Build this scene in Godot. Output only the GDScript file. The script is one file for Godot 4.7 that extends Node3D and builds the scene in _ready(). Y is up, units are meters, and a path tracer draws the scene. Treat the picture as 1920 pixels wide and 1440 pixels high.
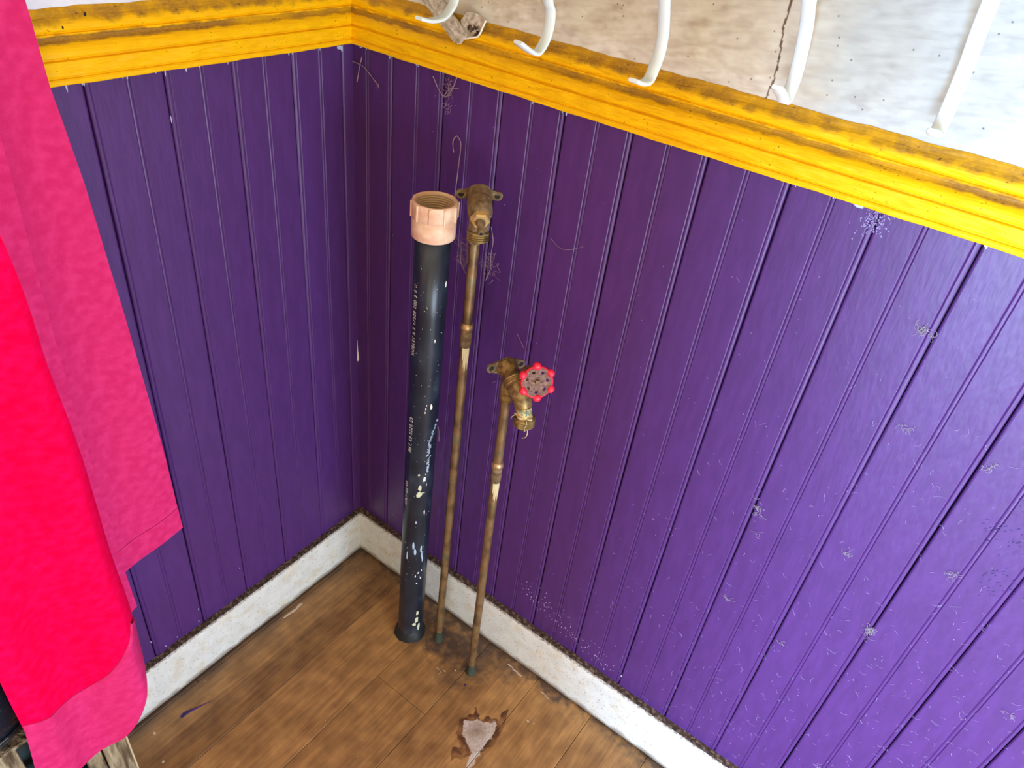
extends Node3D

# ---------------------------------------------------------------- constants
const WP := -0.016          # face of the wall boards and the plaster (the baseboard faces lie at 0)
const RAIL_Y := 1.26
const HB := 0.136
const ROOM_X := 2.1
const ROOM_Z := 3.4
const ROOM_Y := 2.5

var M := {}
var rng := RandomNumberGenerator.new()
var taken := {}

# ---------------------------------------------------------------- naming and tagging
func numbered(called: String) -> String:
	if not taken.has(called):
		taken[called] = 0
		return called
	taken[called] += 1
	return "%s_%03d" % [called, taken[called]]

func thing(called: String, label: String, category: String, at := Vector3.ZERO, group := "") -> Node3D:
	var o := Node3D.new()
	o.name = numbered(called)
	add_child(o)
	o.position = at
	tag(o, label, category, group)
	return o

func tag(o: Node3D, label: String, category: String, group := "") -> void:
	o.set_meta("label", label)
	o.set_meta("category", category)
	if group != "":
		o.set_meta("group", group)

func setting(called: String, label: String, category: String) -> Node3D:
	var o := thing(called, label, category)
	o.set_meta("kind", "structure")
	return o

func put(called: String, mesh: Mesh, mat: Material, parent: Node3D, at := Vector3.ZERO) -> MeshInstance3D:
	var o := MeshInstance3D.new()
	o.name = called
	o.mesh = mesh
	o.material_override = mat
	o.position = at
	parent.add_child(o, true)
	return o

# ---------------------------------------------------------------- shape helpers
func begin() -> SurfaceTool:
	var st := SurfaceTool.new()
	st.begin(Mesh.PRIMITIVE_TRIANGLES)
	return st

func done(st: SurfaceTool) -> ArrayMesh:
	st.generate_normals()
	return st.commit()

# rows of points joined into a skin; closed wraps each row round; smooth -1 is flat
func skin(st: SurfaceTool, rows: Array, closed := false, smooth := 1, uvs: Array = []) -> void:
	st.set_smooth_group(smooth if smooth >= 0 else 4294967295)
	for i in rows.size() - 1:
		var a: PackedVector3Array = rows[i]
		var b: PackedVector3Array = rows[i + 1]
		var n := a.size()
		for j in (n if closed else n - 1):
			var k := (j + 1) % n
			var q := [a[j], a[k], b[k], b[j]]
			var w := []
			if uvs.size():
				w = [uvs[i][j], uvs[i][k], uvs[i + 1][k], uvs[i + 1][j]]
			for t in [[0, 1, 2], [0, 2, 3]]:
				for v in t:
					if uvs.size():
						st.set_uv(w[v])
					st.add_vertex(q[v])

func fan(st: SurfaceTool, ring: PackedVector3Array, flip := false) -> void:
	st.set_smooth_group(4294967295)
	var c := Vector3.ZERO
	for p in ring:
		c += p
	c /= ring.size()
	for j in ring.size():
		var k := (j + 1) % ring.size()
		st.add_vertex(c)
		st.add_vertex(ring[k] if flip else ring[j])
		st.add_vertex(ring[j] if flip else ring[k])

func axes(dir: Vector3) -> Array:
	var d := dir.normalized()
	var s := d.cross(Vector3.UP if absf(d.y) < 0.95 else Vector3.RIGHT).normalized()
	return [s, s.cross(d).normalized()]

func ring(c: Vector3, s: Vector3, u: Vector3, r: float, n: int, wob := 0.0) -> PackedVector3Array:
	var out := PackedVector3Array()
	for i in n:
		var t := TAU * i / n
		var rr := r * (1.0 + (rng.randf_range(-wob, wob) if wob > 0.0 else 0.0))
		out.append(c + (s * cos(t) + u * sin(t)) * rr)
	return out

# a turned shape: profile of [distance along dir, radius]
func lathe(st: SurfaceTool, at: Vector3, dir: Vector3, profile: Array, n := 24, smooth := 1) -> void:
	var ax := axes(dir)
	var d := dir.normalized()
	var rows := []
	for p in profile:
		rows.append(ring(at + d * p[0], ax[0], ax[1], maxf(p[1], 0.00005), n))
	for i in rows.size() - 1:
		skin(st, [rows[i], rows[i + 1]], true, smooth)

# a tube through points with a radius (or radii)
func tube(st: SurfaceTool, pts: PackedVector3Array, r, n := 8, smooth := 1, caps := true) -> void:
	var rows := []
	var s := Vector3.ZERO
	for i in pts.size():
		var d := (pts[mini(i + 1, pts.size() - 1)] - pts[maxi(i - 1, 0)]).normalized()
		if i == 0:
			s = axes(d)[0]
		s = (s - d * s.dot(d)).normalized()
		var rr: float = r[i] if r is Array or r is PackedFloat32Array else r
		rows.append(ring(pts[i], s, s.cross(d).normalized(), rr, n))
	skin(st, rows, true, smooth)
	if caps:
		fan(st, rows[0], true)
		fan(st, rows[-1])

# smooth curve through points
func curve(pts: Array, per := 6) -> PackedVector3Array:
	var out := PackedVector3Array()
	for i in pts.size() - 1:
		var a: Vector3 = pts[maxi(i - 1, 0)]
		var b: Vector3 = pts[i]
		var c: Vector3 = pts[i + 1]
		var d: Vector3 = pts[mini(i + 2, pts.size() - 1)]
		for k in per:
			out.append(b.cubic_interpolate(c, a, d, float(k) / per))
	out.append(pts[-1])
	return out

# box with chamfered edges
func chamfer_box(st: SurfaceTool, lo: Vector3, hi: Vector3, c := 0.001, xf := Transform3D.IDENTITY) -> void:
	var rows := []
	for lv in [[lo.y, c], [lo.y + c, 0.0], [hi.y - c, 0.0], [hi.y, c]]:
		var e: float = lv[1]
		var r := PackedVector3Array()
		for p in [[lo.x + e + c, lo.z + e], [hi.x - e - c, lo.z + e], [hi.x - e, lo.z + e + c], [hi.x - e, hi.z - e - c], [hi.x - e - c, hi.z - e], [lo.x + e + c, hi.z - e], [lo.x + e, hi.z - e - c], [lo.x + e, lo.z + e + c]]:
			r.append(xf * Vector3(p[0], lv[0], p[1]))
		rows.append(r)
	skin(st, rows, true, -1)
	fan(st, rows[0], true)
	fan(st, rows[-1])

# an outline in a plane made solid
func slab(st: SurfaceTool, outline: PackedVector2Array, o: Vector3, ex: Vector3, ey: Vector3, thick: Vector3) -> void:
	var idx := Geometry2D.triangulate_polygon(outline)
	var top := PackedVector3Array()
	var bot := PackedVector3Array()
	for p in outline:
		bot.append(o + ex * p.x + ey * p.y)
		top.append(o + ex * p.x + ey * p.y + thick)
	st.set_smooth_group(4294967295)
	for i in range(0, idx.size(), 3):
		for k in [0, 1, 2]:
			st.add_vertex(top[idx[i + k]])
		for k in [0, 2, 1]:
			st.add_vertex(bot[idx[i + k]])
	skin(st, [bot, top], true, -1)

# a small irregular flake lying on a plane
func flake(st: SurfaceTool, o: Vector3, ex: Vector3, ey: Vector3, nrm: Vector3, rx: float, ry: float, n := 7, thick := 0.0004) -> void:
	var r := PackedVector3Array()
	var r2 := PackedVector3Array()
	for i in n:
		var t := TAU * i / n
		var k := rng.randf_range(0.65, 1.15)
		r.append(o + ex * cos(t) * rx * k + ey * sin(t) * ry * k - nrm * 0.0002)
		r2.append(o + ex * cos(t) * rx * k * 0.85 + ey * sin(t) * ry * k * 0.85 + nrm * thick)
	skin(st, [r, r2], true, -1)
	fan(st, r2)

# ---------------------------------------------------------------- materials
func mat(hex: String, rough := 0.6, metal := 0.0, spec := 0.5) -> StandardMaterial3D:
	var m := StandardMaterial3D.new()
	m.albedo_color = Color(hex)
	m.roughness = rough
	m.metallic = metal
	m.metallic_specular = spec
	return m

func noise_tex(freq: float, ramp: Array, size := 256, sd := 1, octaves := 4, normal := false, strength := 4.0) -> NoiseTexture2D:
	var n := FastNoiseLite.new()
	n.noise_type = FastNoiseLite.TYPE_SIMPLEX_SMOOTH
	n.seed = sd
	n.frequency = freq
	n.fractal_octaves = octaves
	var t := NoiseTexture2D.new()
	t.width = size
	t.height = size
	t.seamless = true
	t.noise = n
	t.as_normal_map = normal
	t.bump_strength = strength
	if ramp.size():
		var g := Gradient.new()
		var offs := PackedFloat32Array()
		var cols := PackedColorArray()
		for r in ramp:
			offs.append(r[0])
			cols.append(r[1])
		g.offsets = offs
		g.colors = cols
		t.color_ramp = g
	return t

func triplanar(m: StandardMaterial3D, scale: Vector3) -> void:
	m.uv1_triplanar = true
	m.uv1_world_triplanar = true
	m.uv1_scale = scale

func noise_bytes(w: int, h: int, freq: float, sd: int, octaves := 3, sx := 1, sy := 1) -> PackedByteArray:
	var n := FastNoiseLite.new()
	n.noise_type = FastNoiseLite.TYPE_SIMPLEX_SMOOTH
	n.seed = sd
	n.frequency = freq
	n.fractal_octaves = octaves
	var im := n.get_image(maxi(w / sx, 8), maxi(h / sy, 8), false, false, true)
	im.resize(w, h, Image.INTERPOLATE_CUBIC)
	im.convert(Image.FORMAT_L8)
	return im.get_data()

func image_tex(w: int, h: int, data: PackedByteArray) -> ImageTexture:
	return ImageTexture.create_from_image(Image.create_from_data(w, h, false, Image.FORMAT_RGB8, data))

func make_materials() -> void:
	# purple gloss paint, brushed up and down
	for k in 2:
		var p := mat("#ffffff", 0.42, 0.0, 0.5)
		p.albedo_texture = noise_tex(0.02, [[0.25, Color("#4b2767")], [0.5, Color("#4e296b")], [0.78, Color("#512b6f")]], 512, 11 + k)
		p.normal_enabled = true
		p.normal_texture = noise_tex(0.05, [], 512, 21 + k, 3, true, 3.0)
		p.normal_scale = 0.10
		triplanar(p, Vector3(5.0, 1.1, 5.0))
		M["purple%d" % k] = p
	M.gap = mat("#1c0f2c", 0.8)
	M.plaster = mat("#e2d6c6", 0.85, 0.0, 0.3)
	M.dust = mat("#ffffff", 0.95, 0.0, 0.1)
	M.dust.albedo_texture = noise_tex(0.06, [[0.3, Color("#40332f")], [0.55, Color("#54443b")], [0.8, Color("#8a7869")]], 256, 5)
	triplanar(M.dust, Vector3(6, 6, 6))
	M.abs = mat("#ffffff", 0.33, 0.0, 0.5)
	M.abs.albedo_texture = noise_tex(0.02, [[0.2, Color("#121a26")], [0.55, Color("#182230")], [0.75, Color("#222d3a")], [0.9, Color("#3a444c")]], 256, 8)
	triplanar(M.abs, Vector3(3, 2, 3))
	M.adapter = mat("#ffffff", 0.5)
	M.adapter.albedo_texture = noise_tex(0.03, [[0.2, Color("#d9a98c")], [0.5, Color("#e3bb9d")], [0.8, Color("#ecd0b4")]], 256, 9)
	triplanar(M.adapter, Vector3(6, 6, 6))
	M.thread = mat("#cfb28e", 0.6)
	M.copper = mat("#ffffff", 0.42, 0.5)
	M.copper.albedo_texture = noise_tex(0.025, [[0.2, Color("#5c4a34")], [0.5, Color("#866a48")], [0.7, Color("#967a54")], [0.9, Color("#6c765a")]], 256, 15)
	triplanar(M.copper, Vector3(5, 3, 5))
	M.brass = mat("#ffffff", 0.5, 0.6)
	M.brass.albedo_texture = noise_tex(0.03, [[0.2, Color("#5c4a2c")], [0.5, Color("#8d7546")], [0.8, Color("#b09a62")]], 256, 16)
	triplanar(M.brass, Vector3(9, 9, 9))
	M.dusty_brass = mat("#ffffff", 0.85, 0.15, 0.3)
	M.dusty_brass.albedo_texture = noise_tex(0.04, [[0.2, Color("#5d4a38")], [0.5, Color("#786248")], [0.8, Color("#958062")]], 256, 17)
	triplanar(M.dusty_brass, Vector3(9, 9, 9))
	M.bright_brass = mat("#d8bc82", 0.4, 0.6)
	M.pale_brass = mat("#cdb67c", 0.55, 0.25)
	M.solder = mat("#b79c70", 0.35, 0.7)
	M.flux = mat("#cdbf95", 0.7)
	M.verdigris = mat("#6f9384", 0.8)
	M.red = mat("#e0203f", 0.4)
	M.red_dust = mat("#ffffff", 0.9, 0.0, 0.2)
	M.red_dust.albedo_texture = noise_tex(0.05, [[0.2, Color("#5f4642")], [0.5, Color("#846861")], [0.8, Color("#9c8478")]], 256, 18)
	triplanar(M.red_dust, Vector3(14, 14, 14))
	M.hook = mat("#e6f6f8", 0.3)
	M.steel = mat("#ffffff", 0.55, 0.1)
	M.steel.albedo_texture = noise_tex(0.04, [[0.2, Color("#a39682")], [0.5, Color("#c6baa6")], [0.8, Color("#ddd4c4")]], 256, 19)
	triplanar(M.steel, Vector3(9, 9, 9))
	M.chip = mat("#b8c4e0", 0.7)
	M.worn = mat("#8f86b4", 0.7)  # pale lilac-grey of the flecks below the rail
	M.smear = mat("#cdb9a4", 0.7)
	M.white_paint = mat("#f2efe6", 0.5)
	M.pale_paint = mat("#c9ccab", 0.6)
	M.blue_paint = mat("#a6bad2", 0.6)
	M.web = mat("#977f88", 0.95, 0.0, 0.1)
	M.lint = mat("#c4b8dc", 0.9, 0.0, 0.1)
	M.tuft = mat("#a89fa4", 0.95, 0.0, 0.1)
	M.scuff = mat("#3b2560", 0.8)
	M.letter = mat("#c9c0b8", 0.6)
	M.black = mat("#0c0a10", 0.8)
	M.foot = mat("#14191a", 0.55)
	M.crust = mat("#343a2c", 0.85)
	for k in 2:
		var c := mat("#ffffff", 0.85, 0.0, 0.12)
		c.albedo_texture = noise_tex(0.03, [[0.2, Color("#ee0040") if k == 0 else Color("#d22b6a")], [0.8, Color("#f80858") if k == 0 else Color("#e0397a")]], 256, 30 + k)
		c.normal_enabled = true
		c.normal_texture = noise_tex(0.12, [], 256, 33, 3, true, 4.0)
		c.normal_scale = 0.25
		c.backlight_enabled = true
		c.backlight = Color(0.35, 0.05, 0.12)
		triplanar(c, Vector3(6, 6, 6))
		M["cloth%d" % k] = c
	M.vinyl = mat("#1d222b", 0.18)
	M.vinyl.normal_enabled = true
	M.vinyl.normal_texture = noise_tex(0.03, [], 256, 41, 4, true, 6.0)
	M.vinyl.normal_scale = 0.5
	triplanar(M.vinyl, Vector3(5, 5, 5))
	M.old_wood = mat("#ffffff", 0.85, 0.0, 0.2)
	M.old_wood.albedo_texture = noise_tex(0.03, [[0.2, Color("#5d4d39")], [0.45, Color("#8f7d62")], [0.75, Color("#b3a282")]], 256, 43)
	M.old_wood.normal_enabled = true
	M.old_wood.normal_texture = noise_tex(0.05, [], 256, 44, 4, true, 8.0)
	M.old_wood.normal_scale = 0.7
	triplanar(M.old_wood, Vector3(7, 0.9, 7))
	M.teal_wood = mat("#3a4a4c", 0.8)
	M.room = mat("#efcd98", 0.9)  # warm tint picked so the unseen walls bounce warm light
	M.pine = mat("#c9b48f", 0.7)

# ---------------------------------------------------------------- painted surfaces (colour, grain, stains, and daylight tone on the plaster)
func in_poly(x: float, z: float, poly: PackedVector2Array) -> bool:
	return Geometry2D.is_point_in_polygon(Vector2(x, z), poly)

func floor_texture() -> ImageTexture:
	# covers x -0.02..1.02, z -0.02..0.78
	var w := 1300
	var h := 1000
	var grain := noise_bytes(w, h, 0.09, 101, 3, 1, 14)
	var fine := noise_bytes(w, h, 0.35, 102, 2, 1, 5)
	var long := noise_bytes(w, h, 0.045, 106, 3, 1, 9)
	var broad := noise_bytes(w, h, 0.012, 103, 3)
	var blot := noise_bytes(w, h, 0.03, 104, 4)
	var warp := noise_bytes(w, h, 0.006, 105, 2)
	var data := PackedByteArray()
	data.resize(w * h * 3)
	var residue := PackedVector2Array([Vector2(0.529, 0.216), Vector2(0.519, 0.197), Vector2(0.531, 0.174), Vector2(0.549, 0.168), Vector2(0.571, 0.149), Vector2(0.580, 0.157), Vector2(0.588, 0.186), Vector2(0.586, 0.210), Vector2(0.591, 0.243), Vector2(0.592, 0.275), Vector2(0.580, 0.262), Vector2(0.573, 0.236), Vector2(0.554, 0.230)])
	var stain := PackedVector2Array([Vector2(0.520, 0.226), Vector2(0.507, 0.197), Vector2(0.524, 0.170), Vector2(0.518, 0.155), Vector2(0.541, 0.166), Vector2(0.571, 0.139), Vector2(0.577, 0.106), Vector2(0.588, 0.138), Vector2(0.594, 0.160), Vector2(0.598, 0.190), Vector2(0.592, 0.223), Vector2(0.57, 0.25), Vector2(0.548, 0.275), Vector2(0.535, 0.262), Vector2(0.545, 0.24)])
	var spots := [[0.305, 0.085, 0.05, 0.5], [0.345, 0.070, 0.06, 0.75], [0.423, 0.03, 0.08, 0.7], [0.386, 0.06, 0.07, 0.7], [0.445, 0.080, 0.045, 0.7], [0.30, 0.03, 0.07, 0.6], [0.52, 0.02, 0.05, 0.4], [0.43, 0.13, 0.05, 0.3]]
	for py in h:
		var z := -0.02 + 0.8 * (py + 0.5) / h
		for px in w:
			var x := -0.02 + 1.04 * (px + 0.5) / w
			var i := py * w + px
			var board := int(floor((x - 0.009) / 0.144))
			var strip := int(floor((x - 0.009) / 0.072))
			var hsh := fposmod(sin(strip * 12.9898 + 4.1) * 43758.5453, 1.0)
			var g := grain[i] / 255.0
			var f := fine[i] / 255.0
			var b := broad[i] / 255.0
			var tone := 0.68 + (g - 0.5) * 0.26 + (f - 0.5) * 0.10 + (b - 0.5) * 0.40 + (long[i] / 255.0 - 0.5) * 0.26 + (hsh - 0.5) * 0.2
			if strip == 1:
				tone -= 0.17
			var r := lerpf(0.34, 0.77, tone)
			var gg := lerpf(0.225, 0.58, tone)
			var bb := lerpf(0.12, 0.345, tone)
			var m := blot[i] / 255.0
			# dirt trodden into the edges along the two baseboards
			var d := minf(x + (warp[i] / 255.0 - 0.5) * 0.02, z + (m - 0.5) * 0.05 + (warp[i] / 255.0 - 0.5) * 0.03)
			var dirt := clampf(1.0 - d / 0.045, 0.0, 1.0)
			dirt = dirt * dirt * 0.85
			for s in spots:
				var q: float = Vector2(x - s[0], z - s[1]).length() / s[2] + (m - 0.5) * 0.9
				dirt = maxf(dirt, clampf(1.0 - q, 0.0, 1.0) * s[3] * 1.6)
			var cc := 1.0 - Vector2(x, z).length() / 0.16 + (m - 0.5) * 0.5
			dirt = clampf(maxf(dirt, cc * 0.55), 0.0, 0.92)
			r = lerpf(r, 0.30, dirt)
			gg = lerpf(gg, 0.235, dirt)
			bb = lerpf(bb, 0.20, dirt)
			if x > 0.49 and x < 0.61 and z > 0.09 and z < 0.3:
				var wx := x + (m - 0.5) * 0.012
				var wz := z + (f - 0.5) * 0.008 + (m - 0.5) * 0.012
				if in_poly(wx, wz, stain):
					var k := 0.25 + 0.5 * clampf((m - 0.25) * 2.0, 0.0, 1.0)
					r = lerpf(r, 0.26, k)
					gg = lerpf(gg, 0.13, k)
					bb = lerpf(bb, 0.07, k)
				if in_poly(wx, wz, residue):
					var k := clampf(0.85 + (f - 0.5) * 0.7 + (m - 0.5) * 0.4, 0.35, 1.0)
					var cx := clampf(Vector2(x - 0.552, z - 0.193).length() / 0.026, 0.0, 1.0)
					r = lerpf(r, lerpf(0.64, 0.84, cx), k)
					gg = lerpf(gg, lerpf(0.56, 0.80, cx), k)
					bb = lerpf(bb, lerpf(0.49, 0.75, cx), k)
			data[i * 3] = int(clampf(r, 0.0, 1.0) * 255.0)
			data[i * 3 + 1] = int(clampf(gg, 0.0, 1.0) * 255.0)
			data[i * 3 + 2] = int(clampf(bb, 0.0, 1.0) * 255.0)
	return image_tex(w, h, data)

func plaster_texture(sd: int, cracked: bool) -> ImageTexture:
	# covers 1.4 m of length from the corner by 0.35 m above 1.30
	var w := 1024
	var h := 256
	var a := noise_bytes(w, h, 0.02, sd, 4)
	var b := noise_bytes(w, h, 0.11, sd + 1, 3)
	var data := PackedByteArray()
	data.resize(w * h * 3)
	var crack := [[1.60, 0.704], [1.452, 0.701], [1.418, 0.702], [1.391, 0.707], [1.367, 0.708], [1.335, 0.705]]
	var specks := []
	for i in 160:
		specks.append([rng.randf_range(0.1, 1.2), rng.randf_range(1.33, 1.6), rng.randf_range(0.0006, 0.0018)])
	var grid := {}
	for s in specks:
		var key := Vector2i(int(s[0] * w / 1.4), int((s[1] - 1.30) * h / 0.35))
		grid[key] = s[2]
	for py in h:
		var y := 1.30 + 0.35 * (py + 0.5) / h
		var cxr := 9.0
		if cracked:
			for k in crack.size() - 1:
				if y <= crack[k][0] and y > crack[k + 1][0]:
					cxr = lerpf(crack[k + 1][1], crack[k][1], (y - crack[k + 1][0]) / (crack[k][0] - crack[k + 1][0]))
		for px in w:
			var x := 1.4 * (px + 0.5) / w
			var i := py * w + px
			var t := (a[i] / 255.0 - 0.5) * 0.05 + (b[i] / 255.0 - 0.5) * 0.03
			var r := (0.825 if cracked else 0.86) + t
			var g := (0.785 if cracked else 0.875) + t
			var bl := (0.70 if cracked else 0.90) + t
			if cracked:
				var grey := smoothstep(0.69, 0.80, x + (a[i] / 255.0 - 0.5) * 0.05)  # paints the cooler daylight tone into the plaster right of the crack
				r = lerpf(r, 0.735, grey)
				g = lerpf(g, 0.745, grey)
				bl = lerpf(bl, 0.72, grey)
			if y < 1.362 + (a[i] / 255.0 - 0.5) * 0.02:
				r += 0.015
				g += 0.02
				bl += 0.035
			if cracked and absf(x - cxr + (b[i] / 255.0 - 0.5) * 0.003) < 0.0011:
				r *= 0.5
				g *= 0.42
				bl *= 0.36
			if grid.has(Vector2i(px, py)):
				r *= 0.45
				g *= 0.42
				bl *= 0.4
			data[i * 3] = int(clampf(r, 0.0, 1.0) * 255.0)
			data[i * 3 + 1] = int(clampf(g, 0.0, 1.0) * 255.0)
			data[i * 3 + 2] = int(clampf(bl, 0.0, 1.0) * 255.0)
	return image_tex(w, h, data)

func rail_texture() -> ImageTexture:
	# u: 1.6 m of length, v: once round the moulding from its lower back edge to its upper back edge
	var w := 1400
	var h := 128
	var a := noise_bytes(w, h, 0.03, 201, 4)
	var b := noise_bytes(w, h, 0.2, 202, 3)
	var c := noise_bytes(w, h, 0.008, 203, 3, 1, 1)
	var data := PackedByteArray()
	data.resize(w * h * 3)
	for py in h:
		var v := (py + 0.5) / h
		for px in w:
			var i := py * w + px
			var n := a[i] / 255.0
			var f := b[i] / 255.0
			var l := c[(h / 2) * w + px] / 255.0
			var r := 0.965 + (n - 0.5) * 0.05
			var g := 0.735 + (n - 0.5) * 0.06
			var bl := 0.01
			var e1 := 1.0 - absf(v - 0.655 + (n - 0.5) * 0.05) / 0.06
			var e2 := 1.0 - absf(v - 0.925 + (n - 0.5) * 0.09) / 0.115
			var d := clampf(e1 * 2.2, 0.0, 1.0) * clampf(0.35 + l * 0.9, 0.0, 1.0)
			d = maxf(d, clampf(e2 * 1.9, 0.0, 1.0) * clampf(0.30 + n * 0.8, 0.0, 0.9))
			d *= clampf(0.62 + f * 0.7, 0.0, 1.0)
			r = lerpf(r, 0.56, d * 0.9)
			g = lerpf(g, 0.40, d * 0.9)
			bl = lerpf(bl, 0.20, d * 0.9)
			if f > 0.84 and n > 0.60 and v > 0.2:
				r *= 0.55
				g *= 0.5
			data[i * 3] = int(clampf(r, 0.0, 1.0) * 255.0)
			data[i * 3 + 1] = int(clampf(g, 0.0, 1.0) * 255.0)
			data[i * 3 + 2] = int(clampf(bl, 0.0, 1.0) * 255.0)
	return image_tex(w, h, data)

func baseboard_texture(sd: int) -> ImageTexture:
	# u: 1.6 m of length, v: height
	var w := 1200
	var h := 110
	var a := noise_bytes(w, h, 0.03, sd, 4)
	var b := noise_bytes(w, h, 0.16, sd + 1, 3)
	var c := noise_bytes(w, h, 0.02, sd + 2, 3, 1, 1)
	var data := PackedByteArray()
	data.resize(w * h * 3)
	for py in h:
		var v := (py + 0.5) / h
		for px in w:
			var i := py * w + px
			var n := a[i] / 255.0
			var f := b[i] / 255.0
			var t := (n - 0.5) * 0.07
			var r := 0.855 + t
			var g := 0.86 + t
			var bl := 0.835 + t * 1.1
			var stain := clampf((c[i] / 255.0 - 0.60) * 1.4, 0.0, 0.3)
			r = lerpf(r, 0.80, stain)
			g = lerpf(g, 0.72, stain)
			bl = lerpf(bl, 0.56, stain)
			var d := clampf(1.0 - v / (0.04 + 0.16 * n), 0.0, 1.0) * 0.8
			d = maxf(d, clampf((v - 0.95 - (f - 0.5) * 0.1) * 12.0, 0.0, 0.75))
			if f > 0.8:
				d = maxf(d, 0.4)
			r = lerpf(r, 0.36, d)
			g = lerpf(g, 0.30, d)
			bl = lerpf(bl, 0.25, d)
			data[i * 3] = int(clampf(r, 0.0, 1.0) * 255.0)
			data[i * 3 + 1] = int(clampf(g, 0.0, 1.0) * 255.0)
			data[i * 3 + 2] = int(clampf(bl, 0.0, 1.0) * 255.0)
	return image_tex(w, h, data)

func textured(t: Texture2D, rough: float, spec := 0.5) -> StandardMaterial3D:
	var m := mat("#ffffff", rough, 0.0, spec)
	m.albedo_texture = t
	return m

# ---------------------------------------------------------------- the setting
# A wall is laid out along s (distance from the corner): right wall s = x, left wall s = z.
func wall_point(right: bool, s: float, y: float, out: float) -> Vector3:
	return Vector3(s, y, WP + out) if right else Vector3(WP + out, y, s)

# one beaded board from joint to joint; profile is [s, depth]
func board_mesh(right: bool, s0: float, s1: float, bead: float, edge: bool) -> ArrayMesh:
	var pr := [[s0 + 0.0007, -0.014], [s0 + 0.0008, -0.0022], [s0 + 0.0022, -0.0004], [s0 + 0.0040, 0.0]]
	if bead > 0.0:
		pr.append_array([[bead - 0.0056, 0.0], [bead - 0.0050, -0.0004], [bead - 0.0042, -0.0013], [bead - 0.0036, -0.0007], [bead - 0.0024, -0.0002], [bead - 0.0008, -0.0002], [bead + 0.0004, -0.0007], [bead + 0.0010, -0.0013], [bead + 0.0018, -0.0004], [bead + 0.0024, 0.0]])
	if edge:
		pr.append_array([[s1 - 0.0092, 0.0], [s1 - 0.0086, -0.0004], [s1 - 0.0078, -0.0012], [s1 - 0.0070, -0.0006], [s1 - 0.0058, 0.0], [s1 - 0.0038, -0.0001], [s1 - 0.0022, -0.0012]])
	else:
		pr.append_array([[s1 - 0.004, 0.0], [s1 - 0.002, -0.002]])
	var gap := rng.randf_range(0.0003, 0.0013)
	pr.append_array([[s1 - gap - 0.0002, -0.0026], [s1 - gap, -0.014]])
	var st := begin()
	var rows := []
	var n := 15
	for i in n + 1:
		var y := lerpf(0.06, RAIL_Y + 0.03, float(i) / n)
		var r := PackedVector3Array()
		for p in pr:
			r.append(wall_point(right, p[0] + sin(y * 9.0 + s0 * 80.0) * 0.0003, y, p[1]))
		if not right:
			r.reverse()
		rows.append(r)
	rows.reverse()
	skin(st, rows, false, -1)
	return done(st)

func build_wall(right: bool) -> Node3D:
	var w := setting("wall_right" if right else "wall_left", "right wall of purple beaded boards with cream plaster above" if right else "left wall of purple beaded boards with white plaster above", "wall")
	# board joints, measured from the corner outwards
	var joints := [-0.03, 0.0775, 0.1901, 0.3061, 0.4196, 0.5325, 0.6470, 0.7593, 0.8711, 0.9835, 1.0985, 1.2110, 1.3240, 1.4370]
	var beads := [0.0207, 0.1358, 0.2475, 0.3642, 0.4775, 0.5900, 0.7046, 0.8158, 0.9242, 1.0405, 1.1545, 1.2670, 1.3800]
	if not right:
		joints = [0.008, 0.1132, 0.2245, 0.3345, 0.4460, 0.5580, 0.6700, 0.7820, 0.8940, 1.0060, 1.1180]
		beads = [0.0580, 0.1690, 0.2785, 0.3880, 0.5020, 0.6140, 0.7260, 0.8380, 0.9500, 1.0620]
	for i in joints.size() - 1:
		put("board", board_mesh(right, joints[i], joints[i + 1], beads[i], true), M.purple0 if right else M.purple1, w)
	var last: float = joints[-1]
	var far := ROOM_X if right else ROOM_Z
	var st := begin()
	var a := wall_point(right, last, 0.0, -0.03)
	var b := wall_point(right, far, RAIL_Y + 0.03, 0.0)
	chamfer_box(st, a.min(b), a.max(b), 0.0005)
	var rest := put("board_run", done(st), M.purple0 if right else M.purple1, w)
	rest.set_meta("kind", "stuff")
	# the dark gap behind the joints, and the wall's own thickness
	st = begin()
	a = wall_point(right, -0.2, -0.02, -0.16)
	b = wall_point(right, far + 0.15, RAIL_Y + 0.03, -0.0125)
	chamfer_box(st, a.min(b), a.max(b), 0.0005)
	put("backing", done(st), M.gap, w)
	# plaster: a sheet with uv over its first 1.4 m, then plain
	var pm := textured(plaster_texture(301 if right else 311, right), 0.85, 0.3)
	pm.normal_enabled = true
	pm.normal_texture = noise_tex(0.06, [], 256, 55, 4, true, 5.0)
	pm.normal_scale = 0.35
	var s0 := WP
	st = begin()
	var rows := []
	var uvs := []
	for i in 2:
		var y: float = [RAIL_Y + 0.03, 1.65][i]
		var r := PackedVector3Array()
		var u := PackedVector2Array()
		for k in 15:
			var s := lerpf(s0, 1.4, k / 14.0)
			r.append(wall_point(right, s, y, 0.0))
			u.append(Vector2((s - s0) / (1.4 - s0), (y - 1.30) / 0.35))
		rows.append(r)
		uvs.append(u)
	if right:
		rows.reverse()
		uvs.reverse()
	skin(st, rows, false, -1, uvs)
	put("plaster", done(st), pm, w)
	st = begin()
	a = wall_point(right, -0.2, RAIL_Y + 0.03, -0.16)
	b = wall_point(right, far + 0.15, 1.65, -0.0005)
	chamfer_box(st, a.min(b), a.max(b), 0.0002)
	a = wall_point(right, -0.2, 1.65, -0.16)
	b = wall_point(right, far + 0.15, ROOM_Y + 0.02, 0.0)
	chamfer_box(st, a.min(b), a.max(b), 0.0002)
	put("upper_plaster", done(st), M.plaster, w)
	return w

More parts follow.
